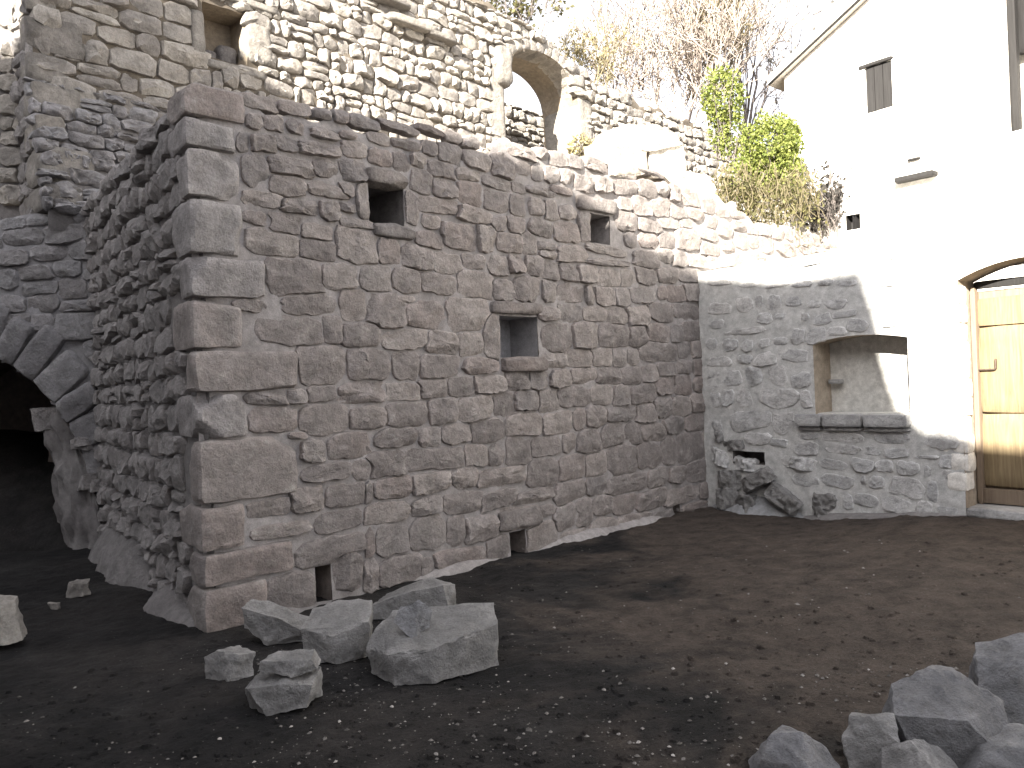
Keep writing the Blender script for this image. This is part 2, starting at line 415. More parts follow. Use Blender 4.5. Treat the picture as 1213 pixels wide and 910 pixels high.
def lay(fr, stones, mat, parent, budget, prot=(.02, .045), name='stone', **k):
    """build stones as parts of parent, the largest in view as objects, the rest joined"""
    order = sorted(range(len(stones)), key=lambda i: -pxarea(fr, stones[i][0], stones[i][1]))
    keep = set(order[:budget]); rest = MB()
    for i, (c, outl, H) in enumerate(stones):
        pr = random.uniform(*prot); sd = random.uniform(0, 900)
        if i in keep:
            V, Fc = stone_geo(fr, c, outl, pr, seed=sd, **k)
            mesh_obj(name, V, Fc, mat, parent, sharp=26, origin=fr.P(c[0], c[1]))
        else:
            V, Fc = stone_geo(fr, c, outl[::2] if len(outl) > 14 else outl, pr, seed=sd, **k); rest.add(V, Fc)
    if rest.v:
        o = rest.build('small_stone', mat, parent, sharp=28); tag(o, kind='stuff')
def courses(s0, s1, z0, z1, h=(.13, .22), wd=(.16, .42), keepout=None, wob=0.02):
    out = []; z = z0; row = 0
    while z < z1 - .05:
        hh = random.uniform(*h); s = s0 - random.uniform(0, .2)
        while s < s1:
            ww = random.uniform(*wd)
            if random.random() < .18: ww *= .55
            a, b = max(s, s0), min(s + ww, s1)
            if b - a > .05:
                y0 = z + random.uniform(-wob, wob); y1 = min(z + hh + random.uniform(-wob, wob), z1)
                if random.random() < .12 and hh > .15:      # two thin stones instead of one
                    zm = (y0 + y1) / 2; bs = [(a, y0, b, zm), (a, zm, b, y1)]
                else: bs = [(a, y0, b, y1)]
                for q in bs:
                    if keepout is None or not keepout((q[0] + q[2]) / 2, (q[1] + q[3]) / 2, (q[2] - q[0]) / 2, (q[3] - q[1]) / 2): out.append(q)
            s += ww
        z += hh; row += 1
    return out
def mortar(name, fr, s0, s1, z0, z1, step, mat, parent, amp=0.012, holes=(), top=None, curve=None, sc=4.0, d0=0.0, dip=0.0, lean=None):
    """rough mortar sheet with holes; holes are (s0, z0, s1, z1); top(s) an uneven upper edge; curve = (sL, sR, f, zlow) an arched hole"""
    S = set(np.round(np.arange(s0, s1 + 1e-6, step), 4)); Z = set(np.round(np.arange(z0, z1 + 1e-6, step), 4))
    S |= {s0, s1}; Z |= {z0, z1}
    for h in holes: S |= {h[0], h[2]}; Z |= {h[1], h[3]}
    if curve: S |= {curve[0], curve[1]}; Z |= {curve[3]}
    def thin(a, keep):
        a = sorted(a); o = []
        for x in a:
            if o and x - o[-1] < step * .35:
                if x in keep: o[-1] = x
            else: o.append(x)
        return o
    ks = {x for h in holes for x in (h[0], h[2])} | ({curve[0], curve[1]} if curve else set())
    kz = {x for h in holes for x in (h[1], h[3])} | ({curve[3]} if curve else set())
    S, Z = thin(S, ks), thin(Z, kz)
    V, idx, Fc = [], {}, []
    seed = random.uniform(0, 99)
    for i, s in enumerate(S):
        tz = top(s) if top else None
        for j, z in enumerate(Z):
            zz = z
            if tz is not None and z > tz - step * .6: zz = tz
            if curve and curve[0] <= s <= curve[1] and abs(z - curve[2](s)) < step * .55: zz = curve[2](s)
            d = d0 + amp * (fbm((s, zz, seed), sc, seed, 3) * 1.8 + .35 * nz((s, zz, seed), sc * 8, seed))
            d -= dip * max(0, 1 - (s - s0) / .14)
            if lean: d += lean(s, zz)
            idx[i, j] = len(V); V.append(fr.P(s, zz, d))
    for i in range(len(S) - 1):
        for j in range(len(Z) - 1):
            cs, cz = (S[i] + S[i + 1]) / 2, (Z[j] + Z[j + 1]) / 2
            if any(h[0] < cs < h[2] and h[1] < cz < h[3] for h in holes): continue
            if curve and curve[0] < cs < curve[1] and curve[3] < cz < curve[2](cs): continue
            if top and cz > top(cs) + step: continue
            Fc.append((idx[i, j], idx[i + 1, j], idx[i + 1, j + 1], idx[i, j + 1]))
    if np.dot(np.cross(np.append(fr.D[:2], 0), [0, 0, 1.0]), fr.N) < 0: Fc = [q[::-1] for q in Fc]
    used = sorted({i for q in Fc for i in q}); rm = {u: k for k, u in enumerate(used)}
    return mesh_obj(name, [V[u] for u in used], [tuple(rm[i] for i in q) for q in Fc], mat, parent, origin=fr.P(s0, z0))
def recess(name, fr, s0, s1, z0, z1, depth, mat, parent, open_bottom=False, d1=-0.004):
    """lining of an opening: sides, sill, ceiling and back, facing inward"""
    V = [fr.P(s, z, d) for s in (s0, s1) for d in (d1, -depth) for z in (z0, z1)]
    Fc = [(0, 2, 3, 1), (4, 5, 7, 6), (2, 6, 7, 3), (0, 4, 6, 2), (1, 3, 7, 5)]
    return mesh_obj(name, V, Fc, mat, parent, smooth=False)
def from_px(fr, rows):
    """rows of pixel boxes of the photograph -> boxes on the wall plane"""
    out = []
    for x0, y0, x1, y1 in rows:
        cx, cy = (x0 + x1) / 2, (y0 + y1) / 2
        a, b = fr.sz(x0, cy)[0], fr.sz(x1, cy)[0]
        m = abs((fr.sz(cx + 5, cy)[1] - fr.sz(cx - 5, cy)[1])) / 10 * (x1 - x0)      # share of the height due to the slant
        zt, zb = fr.sz(cx, y0)[1], fr.sz(cx, y1)[1]
        h = zt - zb; h = max(h - .7 * m, .5 * h); zc = (zt + zb) / 2
        out.append((min(a, b), zc - h / 2, max(a, b), zc + h / 2))
    return out
def zoomed(ox, oy, k, txt):
    v = [float(t) for t in txt.replace('(', ' ').replace(')', ' ').replace(',', ' ').split()]
    return [(ox + v[i] * k, oy + v[i + 1] * k, ox + v[i + 2] * k, oy + v[i + 3] * k) for i in range(0, len(v), 4)]

# ================================================================== GROUND
def axis(lo, a, b, hi, fine, coarse):
    L = list(np.arange(a, b + 1e-6, fine)); x = a; st = fine
    while x > lo: st = min(st * 1.25, coarse); x -= st; L.insert(0, x)
    x = b; st = fine
    while x < hi: st = min(st * 1.25, coarse); x += st; L.append(x)
    return L
def ground():
    X = axis(-60, -4.2, 5.2, 60, .036, 5); Y = axis(-45, 1.6, 9.8, 80, .036, 5)
    V = []
    for x in X:
        for y in Y:
            near = -4.6 < x < 5.6 and 1 < y < 10.3
            z = gz(x, y) + (.03 * fbm((x, y, 0), .9, 3) + .028 * fbm((x, y, 0), 4.0, 5, 4) + .014 * fbm((x, y, 0), 15, 9, 2) if near else 0)
            V.append((x, y, z - .015))
    ny = len(Y)
    Fc = [(i * ny + j, (i + 1) * ny + j, (i + 1) * ny + j + 1, i * ny + j + 1) for i in range(len(X) - 1) for j in range(ny - 1)]
    o = mesh_obj('ground', V, Fc, M_soil, origin=np.zeros(3)); tag(o, 'dark bare earth yard strewn with small pale stones', None, None, 'structure')
ground()

# ================================================================== STONE BUILDING (front wall, side wall)
W1 = from_px(MAIN, [(437, 219, 478, 266)])[0]; W2 = from_px(MAIN, [(699, 256, 726, 289)])[0]; W3 = from_px(MAIN, [(592, 375, 637, 424)])[0]
W1, W2, W3 = ((MAIN.sz(437, 243)[0], MAIN.sz(458, 266)[1], MAIN.sz(478, 243)[0], MAIN.sz(458, 219)[1]),
              (MAIN.sz(698, 272)[0], MAIN.sz(712, 289)[1], MAIN.sz(722, 272)[0], MAIN.sz(712, 255)[1]),
              (MAIN.sz(592, 400)[0], MAIN.sz(614, 424)[1], MAIN.sz(637, 400)[0], MAIN.sz(614, 375)[1]))
G1 = (MAIN.sz(374, 700)[0], -.05, MAIN.sz(393, 700)[0], MAIN.sz(383, 670)[1])
G2 = (MAIN.sz(604, 650)[0], -.05, MAIN.sz(623, 650)[0], MAIN.sz(613, 629)[1])
G3 = (MAIN.sz(797, 608)[0], -.05, MAIN.sz(806, 608)[0], MAIN.sz(801, 598)[1])
HOLES = [W1, W2, W3, G1, G2, G3]
A = zoomed(200, 90, .24176, """350,85,525,178 535,118,692,205 705,155,800,220 800,165,870,235 362,180,455,265 455,190,560,275 570,215,660,290 695,250,830,320
830,265,910,320 322,275,395,380 400,290,520,378 515,295,628,375 632,315,835,405 352,388,485,548 490,395,700,498 705,410,820,505 487,490,662,595 692,520,885,605
355,560,545,648 545,605,728,685 735,615,830,710 350,660,500,735 490,670,645,778 645,725,790,810 370,755,615,885 650,800,810,910""")
B = zoomed(400, 110, .24176, """0,95,45,150 55,105,195,190 205,135,385,205 390,165,520,215 520,185,605,250 610,210,685,275 145,190,250,260 260,225,400,290 20,235,135,325 150,275,260,360
270,295,350,395 350,290,430,370 410,235,485,310 490,245,600,350 620,285,750,385 745,300,855,425 445,335,570,425 575,365,690,440 355,375,460,500 460,415,570,530 595,430,705,555
710,405,840,480 850,440,910,495 715,480,835,585 835,500,910,610 20,330,130,440 0,440,75,520 90,450,155,625 325,490,385,640 385,505,582,600 590,555,740,645 750,605,825,680
830,600,910,690 5,535,85,590 15,612,160,670 410,600,495,670 510,640,680,770 680,645,770,780 770,690,900,790 385,680,515,765 0,670,185,835 190,720,300,840 320,745,460,870
465,785,600,890 610,790,710,865 735,800,830,895 830,790,910,885""")
C_ = zoomed(600, 160, .27473, """85,220,190,265 95,270,160,350 160,285,220,370 220,300,295,370 100,360,190,440 205,375,305,465 310,335,355,460 130,460,205,500 145,500,210,535
220,475,340,550 340,470,490,520 350,530,510,570 60,420,125,520 75,520,145,610 150,550,225,630 225,560,300,630 305,560,390,640 395,580,490,655 487,580,555,655 553,575,640,645
550,500,650,575 645,570,735,640 738,575,830,640 30,610,145,715 150,625,210,715 215,640,330,720 335,650,380,735 380,655,465,740 468,660,530,740 530,655,630,725 650,655,690,710
690,650,765,720 765,640,832,715 10,40,120,110 120,55,180,110 180,70,262,140 262,85,325,150 335,100,430,165 30,110,100,175 105,130,155,200 160,135,225,210 225,145,285,215
190,220,280,265 290,175,375,250 370,180,445,250 450,185,560,265 560,190,640,275 642,205,695,265 697,210,750,290 750,230,830,315 840,265,895,345 435,140,545,190 550,140,680,185
480,268,535,330 540,265,615,350 625,275,700,355 702,295,775,365 780,310,840,370 855,345,905,405 470,330,555,420 418,358,470,462 570,360,660,430 660,360,745,410 750,355,795,405
508,415,555,485 575,420,650,490 650,420,725,490 725,400,830,500 820,400,905,460 830,460,910,525 650,490,710,555 710,500,775,570 777,515,865,575 860,520,910,575""")
E_ = zoomed(400, 310, .24176, """115,20,255,150 265,30,405,155 405,60,578,158 585,50,755,185 755,90,850,190 20,140,140,285 135,155,325,325 275,165,370,205 325,200,530,325
535,175,735,340 710,265,790,468 25,300,195,415 220,335,435,430 435,345,585,450 590,345,705,455 45,430,240,572 275,445,395,570 402,460,580,568 615,470,770,550 0,590,230,692
235,595,400,680 402,580,535,670 535,570,665,665 665,555,810,648 50,710,235,820 245,690,435,810 440,665,580,795 585,655,755,790 760,640,860,755 190,810,375,910 400,810,495,905
510,790,650,890 645,760,800,890""")
Fz = zoomed(600, 350, .28571, """130,50,215,105 215,40,310,110 315,45,410,110 415,50,498,122 498,45,585,125 590,35,690,110 690,40,800,100 148,120,268,235 273,110,375,220 375,120,500,215
503,130,580,220 583,120,670,195 680,125,728,195 730,110,805,185 150,240,245,295 248,225,350,298 355,220,435,292 435,220,497,298 497,220,545,292 545,195,705,275 705,195,762,262
762,190,820,260 0,305,90,395 90,305,175,390 175,310,262,385 265,300,368,365 370,300,470,370 475,295,555,370 558,290,628,360 620,270,703,335 703,268,768,325 770,265,815,330
30,395,130,475 130,390,210,490 210,375,342,462 345,368,440,452 442,370,508,455 510,365,620,448 610,340,693,410 695,330,768,412 768,338,825,402 0,490,145,582 145,480,270,578
270,470,325,560 328,460,410,548 412,460,535,522 535,445,610,528 608,420,678,505 680,415,760,500 760,408,832,485 0,588,100,705 98,585,222,668 225,568,285,652 290,555,385,655
385,528,482,630 485,532,555,620 555,530,655,605 650,500,732,575 738,485,845,560 85,672,215,790 215,660,325,768 325,650,412,748 415,615,535,740 538,610,638,718 640,585,705,700
705,568,815,695 810,560,855,660 40,795,200,865 200,765,318,862 330,748,410,830 412,735,580,825 580,710,670,795 670,705,750,780 748,675,848,770 358,825,435,910 435,825,535,910
535,800,655,895 655,785,795,870 795,770,855,840 720,850,825,905""")
Dz = zoomed(210, 300, .24176, """430,25,700,215 705,50,865,175 265,215,425,290 520,195,750,300 410,315,700,445 715,310,800,440 590,460,815,640 330,675,530,745 530,665,632,735 640,650,778,725
345,755,585,885 590,745,835,890""")
Gz = zoomed(210, 500, .26374, """490,40,575,80 545,75,665,185 675,45,858,165 555,180,770,270 785,165,880,260 310,340,505,430 510,290,655,405 668,270,870,380 330,445,575,530 625,390,830,495
520,490,880,655 400,670,610,880""")
Hz = zoomed(430, 500, .24172, """20,140,200,275 215,125,490,240 495,110,610,215 610,105,690,210 0,290,45,400 45,260,235,380 240,245,425,350 430,220,560,325 565,215,790,315 0,385,215,500
240,365,375,460 400,335,575,455 580,330,745,425 0,520,55,665 60,500,220,655 225,455,405,630 405,455,500,600 500,450,660,590 655,405,865,540 860,400,935,465 935,400,1040,530
1040,370,1110,515 -140,545,-10,830 0,670,65,830 80,645,275,800 280,665,345,775 360,605,600,750 605,555,715,700 808,485,950,670 955,520,1100,645""")
X_ = [(697, 612, 731, 648), (733, 606, 768, 634), (806, 596, 838, 622), (770, 602, 806, 628), (772, 562, 795, 585)]
EXT = zoomed(820, 180, .18676, """250,440,335,510 340,450,420,530 420,455,500,540 500,480,580,560 575,475,640,560 640,490,690,600 270,515,350,620 350,525,420,610 420,535,500,640 530,575,650,670
680,515,750,610 750,525,830,600 800,545,900,620 690,605,770,660 150,430,240,540 80,400,145,470 150,350,230,420 50,560,180,640 180,640,330,730 330,630,460,720 460,660,540,720
90,660,180,740 240,370,330,430 770,610,880,650 190,560,265,630""")
front_px = [b for b in A + B + C_ + E_ + Fz + Dz + Gz + Hz + X_ + EXT]
boxes = from_px(MAIN, front_px)
# drop those read twice from neighbouring views of the wall
keep = []
for b in boxes:
    c = ((b[0] + b[2]) / 2, (b[1] + b[3]) / 2); ok = True
    for k in keep:
        kc = ((k[0] + k[2]) / 2, (k[1] + k[3]) / 2)
        if abs(c[0] - kc[0]) < .55 * min(b[2] - b[0], k[2] - k[0]) and abs(c[1] - kc[1]) < .55 * min(b[3] - b[1], k[3] - k[1]): ok = False; break
    if ok: keep.append(b)
boxes = keep
QU = [(218, 103, 288, 144, .45), (226, 142, 276, 178, .5), (233, 181, 281, 236, .2), (237, 240, 286, 304, .45), (241, 306, 312, 352, .3), (246, 357, 286, 417, .5), (252, 412, 350, 463, .22),
      (252, 466, 291, 514, .5), (253, 521, 352, 591, .25), (251, 597, 289, 652, .55), (248, 645, 346, 687, .3), (247, 688, 316, 745, .4)]
qb = []
for x0, y0, x1, y1, sw in QU:
    cy = (y0 + y1) / 2; qb.append((-.02, MAIN.sz((x0 + x1) / 2, y1)[1], MAIN.sz(x1, cy)[0], MAIN.sz((x0 + x1) / 2, y0)[1], sw))
qz = []
# the slant of each box is taken out and the quoins are stacked without overlap
for q in qb: qz.append(list(q))
for a, b in zip(qz[:-1], qz[1:]):
    m = (b[3] + a[1]) / 2; a[1] = m + .003; b[3] = m - .003
building = thing('stone_building', O0, 'big rubble stone building with large corner blocks and three small square openings', 'building')
front = mortar('front_wall', MAIN, 0.0, 10.25, -.25, TOP + .28, .05, M_mort, building, amp=.014, holes=HOLES, dip=.05,
               top=lambda s: TOP - .03 + .03 * math.sin(s * 7) + (.20 if 2.75 < s < 7.2 else 0) + .03 * math.sin(s * 17 + 1) - (.0 if s < 7.6 else .0))
blk = [(-.5, z0 - .004, s1 + .005, z1 + .004) for _, z0, s1, z1, _ in [tuple(q) for q in qz]]
solid = [(W1[0] - .01, W1[1], W1[2] + .01, W1[3]), W2, W3, G1, G2, G3]
cb = boxes + blk + [tuple(h) for h in solid]
st = cells(cb, 26, grow=1.22, gap=.009, jit=.075, tilt=.05)[:len(boxes)]
def in_hole(c): return any(h[0] - .01 < c[0] < h[2] + .01 and h[1] < c[1] < h[3] for h in HOLES)
st = [s for s in st if not in_hole(s[0]) and s[0][0] > qz[0][2] * 0 + .05]
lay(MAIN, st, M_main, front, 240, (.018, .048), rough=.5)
for s0, z0, s1, z1, sw in qz:
    big = random.uniform(.035, .055)
    # corner blocks show on both faces
    c = (MAIN.P(0, (z0 + z1) / 2) + MAIN.D * (s1 - .0) / 2 + SIDE.D * sw / 2) + (MAIN.N + SIDE.N) * .0
    ax = MAIN.D * (s1 / 2 + .02); ay = SIDE.D * (sw / 2 + .02); c = c - MAIN.D * .02 - SIDE.D * .025
    o = block('corner_stone', random.choice((M_main, M_main, M_main, M_quoin)), front, c, ax, ay, [0, 0, (z1 - z0) / 2 - .006], n=10, q=14, amp=.022, sc=5, chip=random.uniform(.0, .06), sharp=30)
# lintels and sills of the openings
def wl(px): 
    b = from_px(MAIN, [px])[0]; return b
for nm, px, d in (('lintel', (431, 199, 479, 224), .075), ('sill', (442, 264, 489, 285), .055), ('lintel', (580, 357, 640, 374), .06), ('sill', (593, 423, 644, 441), .085),
                  ('lintel', (683, 232, 727, 255), .06), ('lintel', (588, 599, 639, 629), .06)):
    b = wl(px); wblock(nm, M_main, front, MAIN, b[0], b[2], b[1], b[3], -.12, d, n=9, q=8, amp=.022, sc=6, chip=.08, sharp=30)
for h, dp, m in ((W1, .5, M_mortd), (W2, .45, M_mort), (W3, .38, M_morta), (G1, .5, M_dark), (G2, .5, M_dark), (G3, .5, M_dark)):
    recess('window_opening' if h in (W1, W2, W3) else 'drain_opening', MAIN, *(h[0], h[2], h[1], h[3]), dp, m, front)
# big pale blocks standing on the wall top
for k, (poly, d0, d1) in enumerate((([(716, 167), (740, 166), (765, 171), (766, 206), (742, 212), (721, 208)], -.28, .05), ([(770, 169), (795, 168), (811, 173), (813, 202), (792, 212), (770, 210)], -.28, .03),
        ([(719, 168), (729, 153), (745, 147), (760, 148), (797, 158), (807, 172), (768, 180), (738, 176)], -.24, .035), ([(784, 210), (806, 202), (838, 207), (848, 222), (846, 240), (815, 240)], -.28, .04))):
    P = []; c0 = MAIN.P(MAIN.sz(*poly[0])[0], MAIN.sz(*poly[0])[1])
    for x, y in poly:
        q, z = MAIN.sz(x, y)
        for d in (d0, d1 - random.uniform(0, .06)): P.append(MAIN.P(q, z, d) - c0)
    V, Fc = rock_geo(P, 3, .014, 8, 5.0 * k); mesh_obj('coping_block', [v + c0 for v in V], Fc, M_pale, front, sharp=45)
# body of the building behind its faces, with the earth of the terrace on top
body = MB()
pts = [MAIN.P(.06, 0, -.06) + SIDE.D * .0, MAIN.P(10.2, 0, -.06), MAIN.P(10.2, 0, -4.0), SIDE.P(3.9, 0, -.06)]
for z in (-.3, TOP - .08):
    for p in pts: body.v.append((p[0] + (.03 if p is pts[0] else 0), p[1] + (.05 if p is pts[0] else 0), z))
body.f += [(4, 5, 6, 7), (2, 3, 7, 6), (1, 2, 6, 5)]
body.build('terrace_top', M_mortu, building, smooth=False)
# side wall
side = mortar('side_wall', SIDE, 0, 3.75, -.25, TOP, .05, M_mortd, building, amp=.03, dip=.05, top=lambda t: TOP - .05 + .03 * math.sin(t * 9))
sb = courses(.12, 3.72, -.05, TOP, (.17, .235), (.16, .40), wob=.03)
qside = [(-.5, z0, sw + .02, z1) for _, z0, _, z1, sw in qz]
def overq(b):
    for q in qside:
        if min(b[2], q[2]) - b[0] > .5 * (b[2] - b[0]) and min(b[3], q[3]) - max(b[1], q[1]) > .4 * (b[3] - b[1]): return True
    return False
sb = [b for b in sb if not overq(b)]
st2 = cells(sb + qside, 16, gap=.018)[:len(sb)]
lay(SIDE, st2, M_side, side, 80, (.04, .085), rough=.4, bury=.06)
# mortar spilt along the foot of both walls
def footing(name, fr, s0, s1, w0, h0, mat, parent, seed=0.0, var=.5):
    V, Fc = [], []; n = int((s1 - s0) / .04)
    prof = ((1.35, -1.0), (1.0, -.05), (.85, .25), (.6, .55), (.3, .85), (0, 1.0), (-.1, 1.0))
    for i in range(n + 1):
        s = s0 + (s1 - s0) * i / n; e = min(1, i / 14, (n - i) / 14)
        k = e * (1 + var * 1.5 * fbm((s, seed, 0), 1.6, seed, 3))
        for u, v in prof:
            q = fr.P(s, 0, u * w0 * max(k, .15)); 
            V.append((q[0], q[1], gz(q[0], q[1]) - .02 + v * h0 * max(k, .05) + .012 * fbm((s, u, seed), 5, seed)))
    m = len(prof)
    for i in range(n):
        for j in range(m - 1): Fc.append((i * m + j, (i + 1) * m + j, (i + 1) * m + j + 1, i * m + j + 1))
    return mesh_obj(name, V, Fc, mat, parent)
footing('mortar_footing', MAIN, 1.6, G2[0] - .05, .12, .07, M_mort, building, 2.0)
footing('mortar_footing', MAIN, G2[2] + .05, G3[0] - .03, .12, .07, M_mort, building, 4.0)
footing('mortar_footing', SIDE, -.02, 1.5, .20, .14, M_mortd, building, 5.0, .6)
footing('mortar_footing', MAIN, .02, 1.0, .10, .06, M_mortd, building, 9.0)
footing('mortar_footing', SIDE, 1.2, 3.7, .24, .32, M_side, building, 15.0, .5)

# ================================================================== COURTYARD WALL with niche and door
court = thing('courtyard_wall', K0, 'grey mortared wall with arched shallow niche and stone ledge beside the wooden door', 'wall')
NL, NRr = RIGHT.sz(965, 450)[0], RIGHT.sz(1077, 450)[0]
NB = RIGHT.sz(1012, 491)[1]; NS_ = RIGHT.sz(965, 407)[1]; NC = RIGHT.sz(1025, 396.5)[1]
def narch(s):
    u = (s - (NL + NRr) / 2) / ((NRr - NL) / 2); return NS_ + (NC - NS_) * (1 - abs(u) ** 2.0)
DL = RIGHT.sz(1139, 450)[0]; DRr = DL + 1.15; DB = RIGHT.sz(1165, 603)[1]; DSp = RIGHT.sz(1137, 332)[1]
WTOP = RIGHT.sz(1000, 295)[1]
def dtop(s):
    u = (s - (DL + DRr) / 2) / ((DRr - DL) / 2); return DSp + .14 * (1 - u * u)
HC = (RIGHT.sz(868, 540)[0], RIGHT.sz(888, 550)[1], RIGHT.sz(906, 540)[0], RIGHT.sz(888, 535)[1])
face = mortar('wall_face', RIGHT, 0.02, DL, -.25, WTOP, .035, M_mortg, court, amp=.012, holes=[HC], curve=(NL, NRr, narch, NB), sc=3.0)
recp = thing  # (kept short)
def arch_recess(name, fr, sL, sR, z0, topf, depth, mat_side, mat_back, parent, n=18, split=None):
    V, Fc = [], []
    ring = [(sL, z0)] + [(sL + (sR - sL) * i / n, topf(sL + (sR - sL) * i / n)) for i in range(n + 1)] + [(sR, z0)]
    for s, z in ring: V.append(fr.P(s, z, -.02 if s > sR - 1e-6 else .008)); V.append(fr.P(s, z, -depth))
    m = len(ring)
    for i in range(m - 1): Fc.append((2 * i, 2 * i + 1, 2 * i + 3, 2 * i + 2))
    Fc.append((0, 2 * m - 2, 2 * m - 1, 1))
    mesh_obj(name, V, Fc, mat_side, parent, smooth=False)
    if mat_back:
        V2 = [fr.P(s, z, -depth + .004) for s, z in ring]
        mesh_obj('niche_back', V2, [tuple(range(m))[::-1]], mat_back, parent, smooth=False)
arch_recess('niche_reveal', RIGHT, NL, NRr, NB, narch, .36, M_ochre, M_niche, court)
# ledge of three dressed stones under the niche
for x0, x1 in ((946, 976.5), (977.5, 1024.5), (1025.5, 1080)):
    a, b = RIGHT.sz(x0, 500)[0], RIGHT.sz(x1, 500)[0]
    wblock('ledge_stone', M_grey, court, RIGHT, a, b, NB - .125, NB + .002, -.05, .10, n=6, q=12, amp=.008)
    wblock('ledge_stone', M_grey, court, RIGHT, a + .01, b - .015, NB - .17, NB - .128, -.05, .055, n=4, q=8, amp=.008)
wbox('niche_floor', M_niche, court, RIGHT, NL + .01, NRr - .01, NB - .02, NB + .012, -.352, -.02)
block('bracket_stone', M_grey, court, RIGHT.P(NL + .10, NS_ - .42, -.27), RIGHT.D * .07, RIGHT.N * .05, [0, 0, .025], n=4, amp=.006)
Rz = zoomed(820, 300, .37357, """55,155,120,195 140,138,192,190 200,135,225,175 240,130,280,180 300,135,345,170 365,148,410,175 420,138,490,180 205,188,255,225 60,210,100,240 110,235,230,262
260,190,300,215 345,188,370,215 390,190,440,230 450,180,520,205 490,205,555,250 45,270,80,305 97,270,140,310 155,275,195,312 210,272,245,300 258,265,300,292 315,240,355,290
360,235,425,285 430,232,485,262 55,328,125,360 145,322,190,350 200,315,265,358 275,305,370,345 50,370,90,405 100,372,155,422 170,362,220,420 245,352,298,418 315,380,378,425
55,410,82,440 60,440,90,485 92,432,132,482 143,430,188,486 205,430,345,490 345,440,380,490 120,500,245,560 255,508,322,570 60,530,95,570 335,565,400,590 420,568,548,600
575,565,690,605 330,600,400,640 425,605,525,637 550,612,595,640 610,620,685,650 250,588,300,612 170,570,250,610 285,645,390,685 408,652,483,688 505,650,575,695 585,655,635,695
650,660,715,705 740,565,850,620 735,675,758,710 710,640,780,655 785,640,835,680 320,695,400,742 415,700,510,745 535,705,550,735 560,708,610,745 630,712,738,775 745,725,780,790
790,690,835,740 480,765,510,812 515,762,590,805 600,770,695,825 710,785,760,832 780,800,840,835 530,820,640,870 720,850,800,880
45,80,130,105 150,90,210,110 230,95,300,112 320,85,380,110 400,80,450,105 460,85,520,110 40,20,120,50 140,25,220,55 240,15,330,45 350,5,430,40 450,0,520,40 535,0,600,40 620,-20,700,20
560,70,640,110 660,60,740,100 570,140,640,180 660,130,740,170 600,200,680,235 700,200,780,240 720,280,800,320 715,350,790,395 720,420,790,460 715,490,800,530 740,100,830,150 800,300,836,350""")
stR = cells(from_px(RIGHT, Rz), 16, gap=.004, jit=.10, tilt=.08)
lay(RIGHT, stR, M_grey, court, 200, (.006, .020), rough=.8, bury=.04)
# wall over and beyond the door
mb = MB()
n = 14; over = []
for i in range(n + 1):
    s = DL + (DRr - DL) * i / n; over.append((s, dtop(s)))
V = [RIGHT.P(s, z) for s, z in over] + [RIGHT.P(s, WTOP) for s, _ in over]
mb.add(V, [(i, i + 1, n + 2 + i, n + 1 + i) for i in range(n)])
mb.add([RIGHT.P(DRr, -.2), RIGHT.P(DRr + 5, -.2), RIGHT.P(DRr + 5, WTOP), RIGHT.P(DRr, WTOP)], [(0, 1, 2, 3)])
mb.add([RIGHT.P(.0, WTOP, .0), RIGHT.P(DRr + 5, WTOP, .0), RIGHT.P(DRr + 5, WTOP, -3.6), RIGHT.P(.0, WTOP, -3.6)], [(0, 1, 2, 3)])
mb.build('plastered_face', M_plaster, court, smooth=False)
arch_recess('door_reveal', RIGHT, DL, DRr, DB, dtop, .40, M_ochre, None, court)
# door: frame post, boards, latch
door = wbox('door', M_frame, court, RIGHT, DL + .02, DRr - .02, DB, DSp - .10, -.40, -.36)
for z0, z1, dd in ((RIGHT.sz(1180, 384)[1] + .004, RIGHT.sz(1180, 349)[1], .0), (RIGHT.sz(1180, 492)[1] + .004, RIGHT.sz(1180, 384)[1] - .004, .006), (RIGHT.sz(1180, 583)[1] + .004, RIGHT.sz(1180, 492)[1] - .004, 0.0)):
    wblock('board', M_door, door, RIGHT, DL + .05, DRr - .05, z0, z1, -.36, -.315 + dd, n=6, q=30, amp=.002)
wblock('board', M_frame, door, RIGHT, DL + .02, DRr - .02, RIGHT.sz(1185, 603)[1], RIGHT.sz(1185, 585)[1], -.36, -.27, n=6, q=24, amp=.005)
wblock('door_post', M_frame, door, RIGHT, DL + .012, DL + .055, DB, DSp - .06, -.36, -.25, n=6, q=24, amp=.004)
wblock('transom', M_shutshade, door, RIGHT, DL + .03, DRr - .03, DSp - .075, DSp + .0, -.36, -.30, n=6, q=20, amp=.004)
lz = RIGHT.sz(1170, 438)[1]
wblock('latch', M_iron, door, RIGHT, DL + .04, DL + .20, lz - .008, lz + .008, -.31, -.275, n=3, q=8, amp=.001)
wblock('latch', M_iron, door, RIGHT, DL + .19, DL + .205, lz, lz + .10, -.31, -.28, n=3, q=8, amp=.001)
# ragged edge stones of the door jamb
for k in range(11):
    z = DB + .15 + k * (DSp - DB - .2) / 11; e = random.uniform(.0, .03)
    wblock('jamb_stone', M_plaster, court, RIGHT, DL - random.uniform(.10, .22), DL + .008 + e, z, z + (DSp - DB) / 11.6, -.2, random.uniform(.004, .02), n=5, q=8, amp=.014)
wblock('threshold', M_grey, court, RIGHT, DL - .02, DRr, DB - .09, DB + .003, -.38, .03, n=6, q=14, amp=.008)
